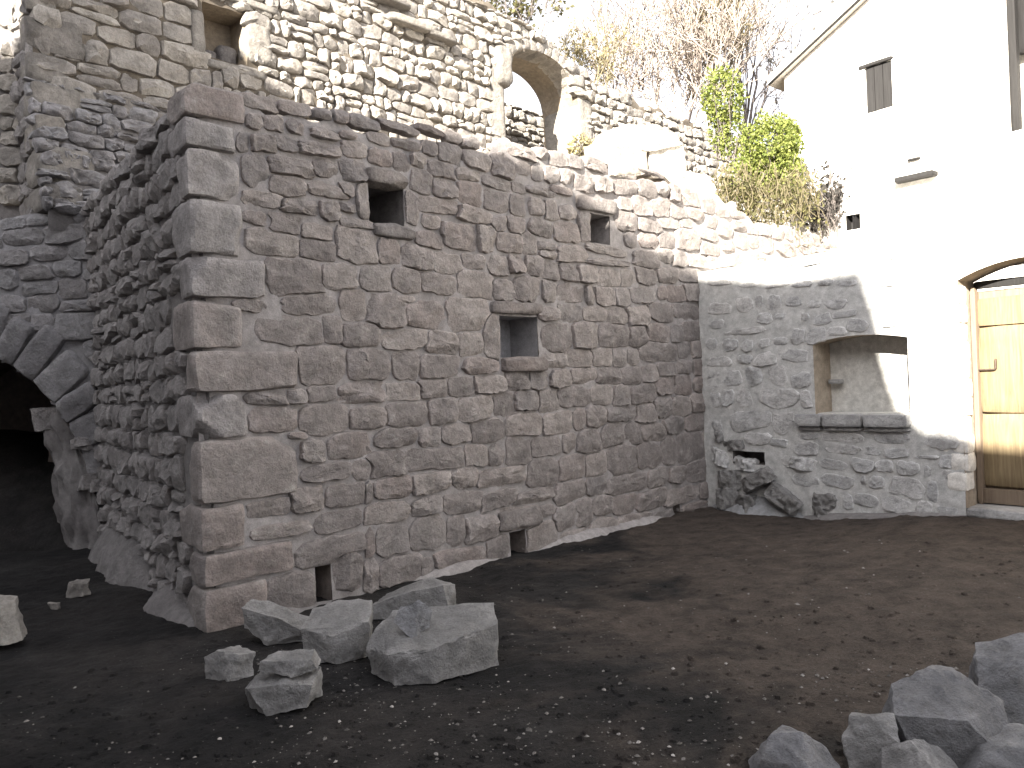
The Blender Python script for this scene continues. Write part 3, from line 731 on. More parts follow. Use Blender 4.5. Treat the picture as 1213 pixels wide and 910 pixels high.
# broken corner: hollow with loose stones where the two walls meet
CR = zoomed(820, 480, .17575, "125,290,250,400 150,180,210,240 275,360,430,440 350,430,590,580 500,540,770,690 800,590,980,700 200,240,360,300 180,440,330,560 190,560,330,700 330,600,470,720 820,690,920,750 620,350,830,430")
for i, (x0, y0, x1, y1) in enumerate(CR):
    a, zt = RIGHT.sz(x0, (y0 + y1) / 2)[0], RIGHT.sz((x0 + x1) / 2, y0)[1]; b, zb = RIGHT.sz(x1, (y0 + y1) / 2)[0], RIGHT.sz((x0 + x1) / 2, y1)[1]
    tl = {3: .45, 4: -.55, 5: -.15}.get(i, random.uniform(-.2, .2)); dpt = {3: .08, 4: .07, 7: .0, 8: .08, 9: .08}.get(i, -.045)
    ax = RIGHT.D * math.cos(tl) + np.array([0, 0, math.sin(tl)]); az = np.array([0, 0, math.cos(tl)]) - RIGHT.D * math.sin(tl)
    hh = (zt - zb) * (.6 if i in (3, 4) else .95); c0 = RIGHT.P((a + b) / 2, (zt + zb) / 2, dpt)
    V, Fc = rock_geo(rand_hull((b - a) * 1.15, .24, hh * 1.2, 18, 60 + i, .5), 3, .03, 6, i * 3.1)
    V = [c0 + ax * v[0] + RIGHT.N * -v[1] + az * v[2] for v in V]
    mesh_obj('loose_stone', V, Fc, M_grey if i in (0, 2, 11) else M_rock, court, sharp=30)
recess('hollow', RIGHT, HC[0], HC[2], HC[1], HC[3], .28, M_mortd, court)
footing('mortar_footing', RIGHT, .05, 1.35, .24, .22, M_rockm, court, 31.0, .7)
footing('mortar_footing', RIGHT, 1.1, 3.0, .09, .05, M_mortd, court, 37.0, .7)

# ================================================================== ARCHED WALL at the left
archw = thing('arched_wall', ARCH.P(-1, 0), 'bluish stone wall over a dark archway, set back beside the big building', 'wall')
acx, acz = ARCH.sz(-94, 605); AR = ARCH.sz(109, 605)[0] - acx
def afun(s):
    v = AR * AR - (s - acx) ** 2; return acz + math.sqrt(max(v, 0))
mortar('wall_face', ARCH, acx - AR - 2.5, .12, -.3, TOP - .1, .05, M_morta, archw, amp=.02, curve=(acx - AR, acx + AR, afun, -.3), top=lambda s: TOP - .13 + .03 * math.sin(s * 8))
AZ = zoomed(0, 240, .61538, """0,30,50,52 55,27,105,45 110,25,140,40 140,20,200,40 10,52,85,82 90,42,160,82 165,48,198,72 65,82,128,112 135,72,195,110 0,92,55,122 105,112,158,142 160,115,200,150
0,130,35,165 40,122,100,150 45,152,110,180 115,150,170,185 170,150,200,175 0,180,50,212 55,175,115,210 120,188,195,210 65,215,105,245 108,212,200,262 165,265,205,300 185,305,212,330 0,215,55,240
195,335,212,400 -60,30,-5,60 -70,65,0,90 -60,95,-5,125""")
stA = cells(from_px(ARCH, AZ), 18, grow=1.25, gap=.012)
lay(ARCH, stA, M_arch, archw, 80, (.02, .05), rough=.45)
a0 = 8
while a0 < 100:
    da = random.uniform(7, 10.5); a1 = a0 + da; m_ = rad((a0 + a1) / 2); th = random.uniform(.42, .60)
    rr = AR + th / 2; c = ARCH.P(acx + rr * math.cos(m_), acz + rr * math.sin(m_), -.1)
    er = ARCH.D * math.cos(m_) + np.array([0, 0, math.sin(m_)]); et = -ARCH.D * math.sin(m_) + np.array([0, 0, math.cos(m_)])
    block('voussoir', M_arch, archw, c, er * th / 2, et * (AR * rad(da) * .5 * 1.08), ARCH.N * random.uniform(.15, .19), n=6, q=8, amp=.018)
    a0 = a1
# barrel and dark room behind
V, Fc = [], []
for i in range(25):
    a = math.pi * i / 24
    for d in (0.0, -3.0): V.append(ARCH.P(acx + AR * math.cos(a), acz + AR * math.sin(a), d))
for i in range(24): Fc.append((2 * i, 2 * i + 1, 2 * i + 3, 2 * i + 2))
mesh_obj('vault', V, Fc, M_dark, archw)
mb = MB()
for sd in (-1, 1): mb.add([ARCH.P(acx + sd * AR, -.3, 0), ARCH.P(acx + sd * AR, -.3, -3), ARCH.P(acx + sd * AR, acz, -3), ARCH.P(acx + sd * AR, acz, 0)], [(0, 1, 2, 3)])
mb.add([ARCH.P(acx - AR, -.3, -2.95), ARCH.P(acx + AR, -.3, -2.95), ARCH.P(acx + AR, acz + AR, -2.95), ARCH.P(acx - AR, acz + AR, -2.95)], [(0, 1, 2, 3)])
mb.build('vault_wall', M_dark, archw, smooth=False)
wbox('terrace_top', M_mortu, archw, ARCH, acx - AR - 2.5, .1, TOP - .5, TOP - .16, -2.4, -.06)
# jamb of the archway: a slope of spilt mortar, broken stones and earth
rb = random.Random(91)
def px_hull(name, mat, parent, fr, poly, d0, d1, amp=.02, sc=6, sharp=50, seed=1.0, sub=3):
    c0 = fr.P(*fr.sz(*poly[0])); P = []
    for i, (x, y) in enumerate(poly):
        q, z = fr.sz(x, y); f = d1[i] if isinstance(d1, (list, tuple)) else d1
        P += [fr.P(q, z, d0) - c0, fr.P(q, z, f) - c0]
    V, Fc = rock_geo(P, sub, amp, sc, seed); return mesh_obj(name, [v + c0 for v in V], Fc, mat, parent, sharp=sharp)
px_hull('jamb_mortar', M_mortd, archw, ARCH, [(44, 492), (70, 488), (90, 505), (104, 545), (128, 590), (146, 668), (96, 678), (84, 630), (60, 590), (56, 530)], -.7, [-.16, -.06, -.04, .0, .08, .24, .2, .1, -.05, -.12], .075, 4, 60, 3.0, 4)
px_hull('jamb_stone', M_side, archw, ARCH, [(28, 485), (66, 482), (72, 506), (34, 512)], -.5, -.1, .015, 8, 40, 5.0)
for y in (505, 548, 590):
    px_hull('jamb_stone', M_dark, archw, ARCH, [(-30, y), (14, y + 4), (18, y + 36), (-32, y + 38)], -2.2, -1.5 + (y - 505) * .004, .03, 6, 50, y * .1)
for k in range(16):
    y = rb.uniform(505, 650); x = 74 + (y - 490) * .30 + rb.uniform(0, 34)
    b = from_px(ARCH, [(x, y, x + rb.uniform(14, 30), y + rb.uniform(9, 18))])[0]; c = ARCH.P((b[0] + b[2]) / 2, (b[1] + b[3]) / 2, -.02 + (y - 500) / 1500)
    V, Fc = rock_geo(rand_hull((b[2] - b[0]) * 1.2, .3, (b[3] - b[1]) * 1.3, 14, rb.randint(0, 9999), .5), 2, .015, 9, k)
    mesh_obj('jamb_stone', [c + v for v in V], Fc, M_side, archw, sharp=40)
V = []; ni, nj = 26, 22
for i in range(ni):
    for j in range(nj):
        q, d = acx - AR + (2 * AR) * i / (ni - 1), .35 - 3.2 * j / (nj - 1)
        z = 1.35 * min(1, max(0, (.25 - d) / 1.9)) ** .8 * (1 - .35 * i / ni); p_ = ARCH.P(q, 0, d)
        V.append((p_[0], p_[1], z - .03 + .10 * fbm((q, d, 2), 1.6, 4, 4)))
tag(mesh_obj('earth_heap', V, [(i * nj + j, (i + 1) * nj + j, (i + 1) * nj + j + 1, i * nj + j + 1) for i in range(ni - 1) for j in range(nj - 1)], M_soil, None, origin=np.zeros(3)), 'dark earth heaped inside the archway', None, None, 'structure')

# ================================================================== UPPER TERRACE WALL
upper = thing('terrace_wall', UPPER.P(2, TOP), 'high sunlit rubble wall on the upper terrace with an arched gateway', 'wall')
UA = (UPPER.sz(596, 120)[0], UPPER.sz(686, 140)[0]); uc = UPPER.sz(634, 60)[1]; usp = uc - .75
def uarch(s):
    u = (s - (UA[0] + UA[1]) / 2) / ((UA[1] - UA[0]) / 2); return usp + (uc - usp) * math.sqrt(max(0, 1 - min(1, abs(u)) ** 2.2))
def utop(s):
    low = .85 * (1 - min(1, max(0, (s - 3.6) / 1.7)))
    return float(np.interp(s, [0, 7.0, 7.7, 8.3, 8.85, 9.5, 11, 18], [7.87, 7.87, 7.8, 7.66, 7.46, 7.28, 7.15, 7.08])) - low + .04 * math.sin(s * 5) + .03 * math.sin(s * 13)
UW = (UPPER.sz(241, 45)[0], UPPER.sz(267, 73)[1], UPPER.sz(292, 45)[0], UPPER.sz(267, 10)[1])
UW = (UW[0], UW[1], UW[2], UW[3])
uf = mortar('wall_face', UPPER, .12, 17.5, TOP - .4, 8.0, .07, M_mortj, upper, amp=.03, holes=[UW], top=utop, curve=(UA[0], UA[1], uarch, TOP - .4))
def ukeep(s, z, hw, hh):
    if z + hh * .5 > utop(s): return True
    if UW[0] - hw * .7 < s < UW[2] + hw * .7 and UW[1] - hh * .7 < z < UW[3] + hh * .7: return True
    if UA[0] - .12 - hw * .6 < s < UA[1] + .12 + hw * .6 and z < uarch(s) + .16 + hh * .6: return True
    return False
ub = courses(.14, 2.2, TOP - .1, 7.8, (.20, .30), (.25, .55), ukeep, .03) + courses(2.2, 17.4, TOP - .1, 7.8, (.14, .23), (.14, .42), ukeep, .035)
stU = cells(ub, 14, grow=1.2, gap=.012, jit=.10, tilt=.07)
lay(UPPER, stU, M_up, uf, 300, (.03, .085), rough=.5, rings=RINGS_S)
recess('window_opening', UPPER, UW[0], UW[2], UW[1], UW[3], .45, M_mortu, upper)
for px, d1 in (((236, -8, 330, 11), .06), ((244, 73, 316, 94), .05), ((292, 20, 320, 80), .06), ((226, 10, 242, 72), .04)):
    b = from_px(UPPER, [px])[0]; wblock('frame_stone', M_up, upper, UPPER, b[0], b[2], b[1], b[3], -.3, d1, n=7, q=8, amp=.02, sc=6)
for px in ((246, 50, 266, 72), (268, 45, 290, 74)):
    b = from_px(UPPER, [px])[0]; wblock('fill_stone', M_side, upper, UPPER, b[0], b[2], b[1], b[3], -.42, -.2, n=6, q=5, amp=.02)
arch_recess('gateway_reveal', UPPER, UA[0], UA[1], TOP - .4, uarch, .9, M_mortu, None, upper, n=30)
k = 0; nU = 17
for i in range(nU):                                   # arch stones of the gateway
    u0 = i / nU; s0 = (UA[0] + UA[1]) / 2 - (UA[1] - UA[0]) / 2 * math.cos(math.pi * (u0 + .5 / nU))
    z0 = uarch(s0); e = .01; t_ = np.array([uarch(s0 + e) - uarch(s0 - e)]) / (2 * e); tl = math.atan(float(t_[0]))
    et = UPPER.D * math.cos(tl) + np.array([0, 0, math.sin(tl)]); en = np.array([0, 0, math.cos(tl)]) - UPPER.D * math.sin(tl)
    hh = random.uniform(.09, .14)
    block('voussoir', M_up, upper, UPPER.P(s0, z0, -.2) + en * (hh - .01), et * .112, en * hh, UPPER.N * .225, n=5, q=9, amp=.015)
for z0, z1 in ((TOP - .2, TOP + .55), (TOP + .56, TOP + 1.15), (TOP + 1.16, TOP + 1.7), (TOP + 1.71, usp + .2)):
    wblock('jamb_stone', M_up, upper, UPPER, UA[1] - .015, UA[1] + random.uniform(.35, .7), z0, z1, -.88, .045, n=7, q=14, amp=.012)
    wblock('jamb_stone', M_up, upper, UPPER, UA[0] - random.uniform(.25, .5), UA[0] + .015, z0, z1, -.88, .045, n=7, q=14, amp=.012)
b = from_px(UPPER, [(584, 55, 601, 105)])[0]
wblock('jamb_stone', M_up, upper, UPPER, b[0], b[2], b[1], b[3], -.2, .16, n=7, q=6, amp=.03)
for px in ((433, 0, 480, 10), (455, 22, 512, 42), (500, 40, 535, 55)):      # long flat stones sticking out of the wall
    b = from_px(UPPER, [px])[0]; wblock('ledge_stone', M_up, upper, UPPER, b[0], b[2], b[1], b[3], -.1, .2, n=6, q=6, amp=.02)
bd = MB(); bd.add(*box_geo(UPPER, .14, 17.4, 2.5, 6.6, -.88, -.06))
cap = []
V = []; ss = list(np.arange(.12, 17.5, .35))
for s in ss: V += [UPPER.P(s, utop(s) - .03, .0), UPPER.P(s, utop(s) - .03, -.9), UPPER.P(s, 6.0, -.9)]
mesh_obj('wall_top', V, [q for i in range(len(ss) - 1) for q in ((3 * i, 3 * i + 3, 3 * i + 4, 3 * i + 1), (3 * i + 1, 3 * i + 4, 3 * i + 5, 3 * i + 2)) if not UA[0] - .2 < ss[i] < UA[1] or q[0] == 3 * i], M_mortu, upper)
# left end of that wall, returning backwards
END = Frame(UPPER.P(.12, 0), -UPPER.N, -UPPER.D)
mortar('end_face', END, 0, .9, TOP - .4, 7.7, .07, M_mortd, upper, amp=.03)
stE = cells(courses(.02, .85, TOP - .1, 7.6, (.2, .3), (.3, .6)), 14, gap=.014)
lay(END, stE, M_side, upper, 60, (.03, .08), rough=.5)
# rubble buttress leaning on the corner of the upper wall
def blean(q, z): return .42 * min(1, max(0, (5.0 - z) / 1.3)) ** 1.1 * min(1, max(0, (2.0 - q) / 1.0))
bw = mortar('buttress', UPPER, .10, 1.8, TOP - .3, 5.0, .06, M_mortd, upper, amp=.03, lean=blean, d0=-.02)
bb = courses(.05, 1.9, TOP - .1, 5.0, (.12, .20), (.18, .40), wob=.04)
for c, outl, H in cells(bb, 16, grow=1.2, gap=.012, jit=.12, tilt=.12):
    V, Fc = stone_geo(UPPER, c, outl, random.uniform(.04, .10), seed=random.uniform(0, 900), rough=.7, d0=blean(c[0], c[1]))
    mesh_obj('stone', V, Fc, M_arch, bw, sharp=48, origin=UPPER.P(c[0], c[1]))
# corner stones of the upper wall
z = TOP - .1
while z < 7.3:
    h = random.uniform(.26, .42); wblock('corner_stone', M_up, upper, UPPER, .06, random.uniform(.35, .62), z, z + h - .012, -random.uniform(.25, .5), .05 + blean(.2, z + h / 2), n=7, q=9, amp=.03, sc=6, chip=.06, sharp=35); z += h

# ================================================================== RUINED WALL, far left
ruin = thing('ruined_wall', UL.P(-6.5, TOP), 'damp grey wall at the far left whose top catches the sun under a dark opening', 'wall')
UO = (UL.sz(40, 10)[0], UL.sz(50, 26)[1], UL.sz(66, 10)[0], UL.sz(50, -30)[1])
rf = mortar('wall_face', UL, -9.5, UPPER.P(.12, 0)[0] + .2, TOP - .5, 8.2, .08, M_mortd, ruin, amp=.03, holes=[UO])
ULZ = zoomed(0, 0, .36264, """0,185,45,240 50,190,165,250 0,245,75,305 70,255,165,320 0,312,75,380 78,320,130,382 133,322,190,380 0,380,45,425 48,385,118,432 122,388,182,435 5,430,100,478 100,440,135,480
140,435,185,478 0,480,85,545 88,488,200,550 0,550,60,600 65,550,190,600 0,605,80,670 85,605,190,660 0,100,50,180 52,90,105,180 115,75,160,185 0,10,50,90 52,0,105,85 170,190,200,240 -60,200,-3,260 -60,300,-3,370""")
stL = cells(from_px(UL, ULZ), 16, grow=1.2, gap=.014)
lay(UL, stL, M_up, rf, 60, (.03, .07), rough=.45)
recess('window_opening', UL, UO[0], UO[2], UO[1], UO[3], .6, M_dark, ruin)

# rubble wall seen through the gateway
BACK = UPPER.off(-1.9)
back = thing('garden_wall', BACK.P(9, TOP), 'low pale rubble wall seen through the arched gateway', 'wall')
bf = mortar('wall_face', BACK, 7.0, 11.6, TOP - .4, 7.2, .08, M_mortj, back, amp=.04)
stB = cells(courses(7.05, 11.5, TOP - .1, 7.25, (.14, .24), (.14, .36)), 12, gap=.016, jit=.1)
lay(BACK, stB, M_up, bf, 160, (.04, .10), rough=.5)

# ================================================================== HOUSE at the right
house = thing('house', HOUSE.P(1, 0), 'white sunlit house with sloping eaves and a small dark shuttered window', 'house')
he0 = HOUSE.sz(929, 92); hr = HOUSE.sz(1030, -2)
slope = (hr[1] - he0[1]) / (hr[0] - he0[0]); H0 = he0[0]
def roofz(s): return he0[1] + slope * (s - H0)
apex = H0 + 4.2; HE = H0 + 8.4
HW = (HOUSE.sz(1025, 100)[0], HOUSE.sz(1040, 131)[1], HOUSE.sz(1057, 100)[0], HOUSE.sz(1040, 76)[1])
HO = (HOUSE.sz(1191, 100)[0], HOUSE.sz(1200, 156)[1], HOUSE.sz(1191, 100)[0] + 1.0, HOUSE.sz(1200, -60)[1])
HS = [(HOUSE.sz(1002, 263)[0], HOUSE.sz(1006, 273)[1], HOUSE.sz(1010, 263)[0], HOUSE.sz(1006, 255)[1]), (HOUSE.sz(1013, 263)[0], HOUSE.sz(1016, 272)[1], HOUSE.sz(1019, 263)[0], HOUSE.sz(1016, 254)[1])]
ztop = roofz(apex)
mortar('facade', HOUSE, H0, HE, 1.5, ztop + .05, .12, M_plaster, house, amp=.012, holes=[HW, HO, *HS], top=lambda s: roofz(s) if s < apex else roofz(2 * apex - s), sc=2)
recess('window_opening', HOUSE, HW[0], HW[2], HW[1], HW[3], .22, M_plaster, house)
sh = wbox('shutter', M_shutshade, house, HOUSE, HW[0] + .005, HW[2] - .005, HW[1] + .005, HW[3] - .005, -.12, -.03)
for i in range(3):
    a = HW[0] + .012 + i * (HW[2] - HW[0] - .02) / 3; wbox('plank', M_shutshade, sh, HOUSE, a, a + (HW[2] - HW[0] - .02) / 3 - .008, HW[1] + .012, HW[3] - .012, -.03, -.012)
wblock('lintel', M_shutshade, house, HOUSE, HW[0] - .09, HW[2] + .03, HW[3], HW[3] + .05, -.1, .04, n=4, q=12, amp=.004)
recess('doorway_opening', HOUSE, HO[0], HO[2], HO[1], HO[3], .5, M_plaster, house)
wbox('shutter', M_plaster, house, HOUSE, HO[0] + .13, HO[2] - .02, HO[1] + .01, HOUSE.sz(1205, 57)[1], -.48, -.40)
wblock('lintel', M_shutshade, house, HOUSE, HO[0] - .02, HO[2] + .1, HOUSE.sz(1205, 57)[1], HO[3] + .1, -.44, -.3, n=4, q=14, amp=.006)  # dark board painted in for the shadow under the head of the opening
wblock('reveal_shade', M_shutshade, house, HOUSE, HO[0], HO[0] + .10, HO[1], HO[3], -.3, -.15, n=6, q=12, amp=.01)  # dark strip standing in for the shaded left reveal
for h in HS:
    recess('window_opening', HOUSE, h[0], h[2], h[1], h[3], .18, M_shutshade, house)
a = HOUSE.sz(1063, 214)[0]; b = HOUSE.sz(1111, 207)[0]; lz = HOUSE.sz(1087, 210)[1]
wblock('ledge', M_shutshade, house, HOUSE, a, b, lz - .045, lz + .03, -.05, .16, n=5, q=12, amp=.008)
a = HOUSE.sz(1076, 190)[0]; b = HOUSE.sz(1091, 188)[0]; lz = HOUSE.sz(1083, 189)[1]
wblock('ledge', M_shutshade, house, HOUSE, a, b, lz - .015, lz + .015, -.05, .06, n=4, q=8, amp=.004)
for sgn, s0, s1 in ((1, H0 - .22, apex), (-1, HE + .22, apex)):
    z0, z1 = roofz(H0 - .22), ztop
    V = [HOUSE.P(s, z + dz, d) for s, z in ((s0, z0), (s1, z1)) for d in (.16, -7) for dz in (.02, .16)]
    mesh_obj('roof', V, [(0, 1, 3, 2), (4, 6, 7, 5), (0, 4, 5, 1), (2, 3, 7, 6), (0, 2, 6, 4), (1, 5, 7, 3)], M_tile, house, smooth=False)
for s0, s1 in ((H0 - .2, apex), (HE + .2, apex)):
    z0, z1 = roofz(H0 - .2), ztop
    V = [HOUSE.P(s, z + dz, d) for s, z in ((s0, z0), (s1, z1)) for d in (.185, .13) for dz in (.0, .018)]
    mesh_obj('verge_shade', V, [(0, 1, 3, 2), (4, 6, 7, 5), (0, 4, 5, 1), (2, 3, 7, 6), (0, 2, 6, 4), (1, 5, 7, 3)], M_shutshade, house, smooth=False)  # dark strip painted in for the line of shade under the roof edge
V = [HOUSE.P(H0, 1.5), HOUSE.P(H0, he0[1]), HOUSE.P(H0, he0[1], -7), HOUSE.P(H0, 1.5, -7), HOUSE.P(HE, 1.5), HOUSE.P(HE, he0[1]), HOUSE.P(HE, he0[1], -7), HOUSE.P(HE, 1.5, -7)]
mesh_obj('end_wall', V, [(0, 1, 2, 3), (4, 7, 6, 5)], M_plaster, house, smooth=False)

# ================================================================== NEIGHBOURING HOUSES behind the viewer (their roofs throw the shade on the yard)
SIDEV = np.array([-SH[1], SH[0], 0.0]); PB = np.array([-3.0, -6.0, 0.0])
def caster(P, fr, px):
    s, z = fr.sz(*px); q = fr.P(s, z); t = np.dot(PB - q, SH) / np.dot(SDIR, SH); w_ = q + SDIR * t
    return float(np.dot(w_ - PB, SIDEV)), float(w_[2])
U_ = [caster(0, UPPER, p) for p in ((236, 8), (268, 40), (300, 80), (330, 108))]
L_ = [caster(0, UL, p) for p in ((0, 66), (55, 70))]
M_ = [caster(0, MAIN, p) for p in ((500, 145), (600, 187), (645, 210), (690, 238), (760, 290), (828, 331))]
R_ = [caster(0, RIGHT, p) for p in ((925, 333), (1020, 320), (1037, 370), (1055, 435), (1075, 490), (1095, 510), (1150, 517))] + [caster(0, RIGHT.off(-.315), p) for p in ((1166, 529), (1213, 533))]
def opposite(name, prof, label, back):
    t = thing(name, PB + SIDEV * prof[0][0], label, 'house')
    n = len(prof); V = []
    for d in (0.0, -back):
        for s, z in prof: q = PB + SIDEV * s - SH * -d * -1; V.append((*(PB + SIDEV * s + SH * (-d))[:2], z))
        for s, z in prof: V.append((*(PB + SIDEV * s + SH * (-d))[:2], -.2))
    Fc = [(i, i + 1, n + i + 1, n + i) for i in range(n - 1)] + [(2 * n + i, 3 * n + i, 3 * n + i + 1, 2 * n + i + 1) for i in range(n - 1)]
    Fc += [(0, n, 3 * n, 2 * n), (n - 1, 3 * n - 1, 4 * n - 1, 2 * n - 1)]
    mesh_obj('wall', V, Fc, M_mort, t, smooth=False)
    Vr = [(*(PB + SIDEV * s + SH * (-d))[:2], z + .003) for d in (0.0, -back) for s, z in prof]
    mesh_obj('roof', Vr, [(i, n + i, n + i + 1, i + 1) for i in range(n - 1)], M_tile, t, smooth=False)
    return t
opposite('unseen_shade_house', [(L_[0][0] - 8, L_[0][1] - 1.0), L_[0], L_[1], U_[0], U_[1], U_[2], U_[3], (M_[0][0] + .06, M_[0][1] - .06), (M_[0][0] + .5, M_[0][1] - .4)], 'tall rubble house across the yard, out of sight, throwing the shade', 4.9)
opposite('unseen_shade_house', [(M_[0][0] - .12, M_[0][1] - .4), *M_, *R_, (R_[-1][0] + 9, R_[-1][1] - .8)], 'lower stepped house across the yard, out of sight, shading the courtyard wall', 5)

# unseen wing added to block sky and darken the left side of the yard
SHADEWING = Frame([-3.15, 0, 0], [0, 1, 0], [1, 0, 0])
t = thing('added_shade_wing', SHADEWING.P(0, 0), 'plain rubble wing added out of sight on the left to darken the yard', 'house')
wbox('wall', M_mort, t, SHADEWING, -7.0, 3.9, -.2, 5.6, -4, 0); wbox("roof", M_tile, t, SHADEWING, -7.1, 4.0, 5.6, 5.75, -4.1, .05)
# ================================================================== LOOSE ROCKS
def rock(px, label, seed, depth=.8, mat=None, lift=0.0, pts=None, yaw=0.0, amp=.014, group=None, base=None, flat=.2, sharp=32, on=None):
    """px: box of the rock in the photograph; it stands on the ground point below it"""
    x0, y0, x1, y1 = px; cxp = (x0 + x1) / 2
    if on is None:
        g = gpt(cxp, base or y1 - 2)
        dep = g[1]
    else: dep = on; q = EYE + ray(cxp, y1 - 2) * dep / FPX; g = q
    w_ = (x1 - x0) * dep / FPX; h_ = (y1 - y0) * dep / FPX
    dip = (EYE[2] - g[2]) / dep; h_ = max(.5 * h_, h_ - w_ * depth * dip * .5)
    if on is None: g = g + np.array([g[0] / dep, 1, 0]) * w_ * depth * .42; w_ *= 1 + .3 * w_ * depth / dep; g[2] = gz(g[0], g[1])
    if pts is None: P = rand_hull(w_, w_ * depth, h_, 14, seed, flat)
    else: P = [(a * w_ / 2, b * w_ * depth / 2, c * h_ / 2) for a, b, c in pts]
    c, s = math.cos(yaw), math.sin(yaw)
    P = [(x * c - y * s, x * s + y * c, z) for x, y, z in P]
    V, Fc = rock_geo(P, 3, amp, 8, seed * 3.7)
    V = np.array(V); V[:, 2] -= V[:, 2].min()
    # scale to the exact size seen
    V[:, 0] *= w_ / (V[:, 0].max() - V[:, 0].min()); V[:, 2] *= h_ / (V[:, 2].max() - V[:, 2].min())
    o = mesh_obj('rock', V + np.array([g[0], g[1], g[2] - (.02 if on is None else 0) + lift]), Fc, mat or M_rock, None, sharp=sharp, origin=np.array([g[0], g[1], g[2]]))
    tag(o, label, 'rock', group); return o
G1_ = 'broken stones piled at the foot of the building corner'; G2_ = 'dark rocks heaped in the near right corner'
rock((436, 716, 594, 806), 'broad flat boulder lying before the wall, biggest of the pile', 3, .75, group=G1_, pts=[(-.95, -.3, -1), (-.5, -1, -1), (.1, -.95, -1), (1, -.1, -1), (.9, .8, -1), (-.6, .9, -1), (-1, -.2, -.1), (-.6, -.85, .0), (-.2, -.95, -.15), (.15, -.8, .25), (.6, -.45, .3), (1, 0, .5), (.95, .6, 1), (.1, .8, .7), (-.7, .7, .8), (-.9, .3, .35)])
rock((440, 685, 541, 735), 'long pale slab behind the broad boulder, against the wall foot', 5, .6, group=G1_, base=733, pts=[(-1, -.5, -1), (.9, -.6, -1), (1, .6, -1), (-.9, .6, -1), (-.95, -.4, -.2), (-.2, -.5, .5), (.75, -.5, .9), (1, .1, .7), (.4, .7, 1), (-.7, .6, .1)])
rock((467, 708, 512, 753), 'small dark wedge of stone resting on the broad boulder', 8, .8, M_rock2, group=G1_, on=gpt(515, 800)[1] + .14, pts=[(-.9, -.2, -.2), (0, -1, -1), (.9, -.2, -.6), (.3, .9, -.4), (.4, .2, 1), (1, .1, .3), (-.6, .3, .6)])
rock((362, 712, 443, 785), 'squarish block with light top between the slanting slab and broad boulder', 11, .9, group=G1_, pts=[(-.9, -.6, -1), (.1, -1, -1), (1, -.3, -1), (.8, .9, -1), (-.8, .9, -1), (-1, -.5, .3), (0, -.9, .1), (1, -.4, .45), (.95, .8, 1), (-.3, .9, .9), (-.9, .6, .7)])
rock((289, 712, 374, 769), 'long slanting slab leaning down to the right by the corner', 14, .6, group=G1_, base=762, pts=[(-.9, -.3, -.2), (-.2, -.7, -1), (1, -.5, -1), (1, .5, -1), (-.8, .6, -.2), (-1, -.3, .8), (-.85, .4, 1), (1, .3, -.1), (.8, -.6, -.45), (.1, -.5, .25), (-.4, .5, .85)])
rock((245, 762, 303, 808), 'small rounded stone at the left end of the pile', 17, .9, group=G1_, pts=[(-.9, -.5, -1), (.2, -1, -1), (1, -.2, -1), (.5, .9, -1), (-.8, .7, -1), (-1, -.3, .5), (-.5, -.4, 1), (-.1, -.6, .35), (.5, -.4, .6), (1, .1, .5), (.2, .7, .8)])
rock((293, 788, 381, 843), 'nearest block of the pile with a thin slab lying on it', 20, .7, group=G1_, pts=[(-.85, -.4, -.7), (-.3, -1, -1), (.8, -.9, -.6), (1, .4, -.7), (-.5, .9, -.8), (-1, -.2, .2), (-.8, -.8, .5), (.95, -.9, .6), (1, .5, 1), (-.7, .8, .95), (.2, -.9, .75)])
rock((309, 769, 379, 797), 'thin pale slab lying on the nearest block of the pile', 23, .6, group=G1_, on=gpt(336, 840)[1] + .10, pts=[(-1, -.6, -.6), (.2, -1, -1), (1, -.5, -.7), (.9, .8, -.4), (-.6, .9, -.3), (-.9, -.5, .6), (.8, -.6, .7), (.7, .7, 1), (-.5, .7, 1)])
rock((880, 850, 1000, 940), 'pointed bluish rock standing alone left of the dark heap', 31, .9, M_rock2, group=G2_, pts=[(-1, -.3, -1), (-.2, -1, -1), (1, -.4, -1), (.8, .8, -1), (-.7, .8, -1), (-.45, -.1, .9), (.15, -.2, 1), (.1, -.9, .1), (-.75, -.4, .2), (.75, .1, .1), (.0, .6, .8)])
rock((994, 834, 1070, 915), 'dark narrow rock wedged behind the heap on its left side', 33, .9, M_rock, group=G2_, pts=[(-.9, -.5, -1), (.4, -1, -1), (1, .2, -1), (-.3, .9, -1), (-1, -.3, .1), (-.1, -.3, 1), (.7, -.2, 1), (1, .4, .6), (.5, -.9, .2), (-.3, .6, .7)])
rock((1046, 782, 1200, 912), 'largest dark rock of the heap with a steep shaded face', 36, .85, M_rock2, group=G2_, pts=[(-.8, -.8, -1), (.5, -1, -1), (1, 0, -1), (.6, .9, -1), (-.9, .6, -1), (-1, -.5, .25), (-.1, -.9, .3), (.1, -.95, -.2), (-.75, .2, .65), (-.15, .3, 1), (.3, .1, .95), (.75, -.3, .35), (1, .3, .0), (.3, .8, .8)])
rock((1148, 768, 1288, 890), 'grey rock at the right edge, behind the largest rock', 39, .9, M_rock2, group=G2_, base=862, pts=[(-1, -.3, -1), (-.3, -1, -1), (.8, -.9, -1), (1, .5, -1), (-.6, .9, -1), (-.95, -.2, -.2), (-.75, .1, .3), (-.2, -.5, .65), (.1, .3, 1), (.9, .2, .9), (.7, -.8, .2), (-.5, .7, .6)])
rock((1032, 862, 1144, 940), 'nearest grey pyramid shaped rock in front of the heap', 42, .9, M_rock, group=G2_, pts=[(-1, -.4, -1), (.1, -1, -1), (1, -.3, -1), (.7, .8, -1), (-.8, .8, -1), (-.2, -.1, 1), (.05, 0, .95), (.5, .1, .4), (-.6, .3, .35), (0, -.7, .1)])
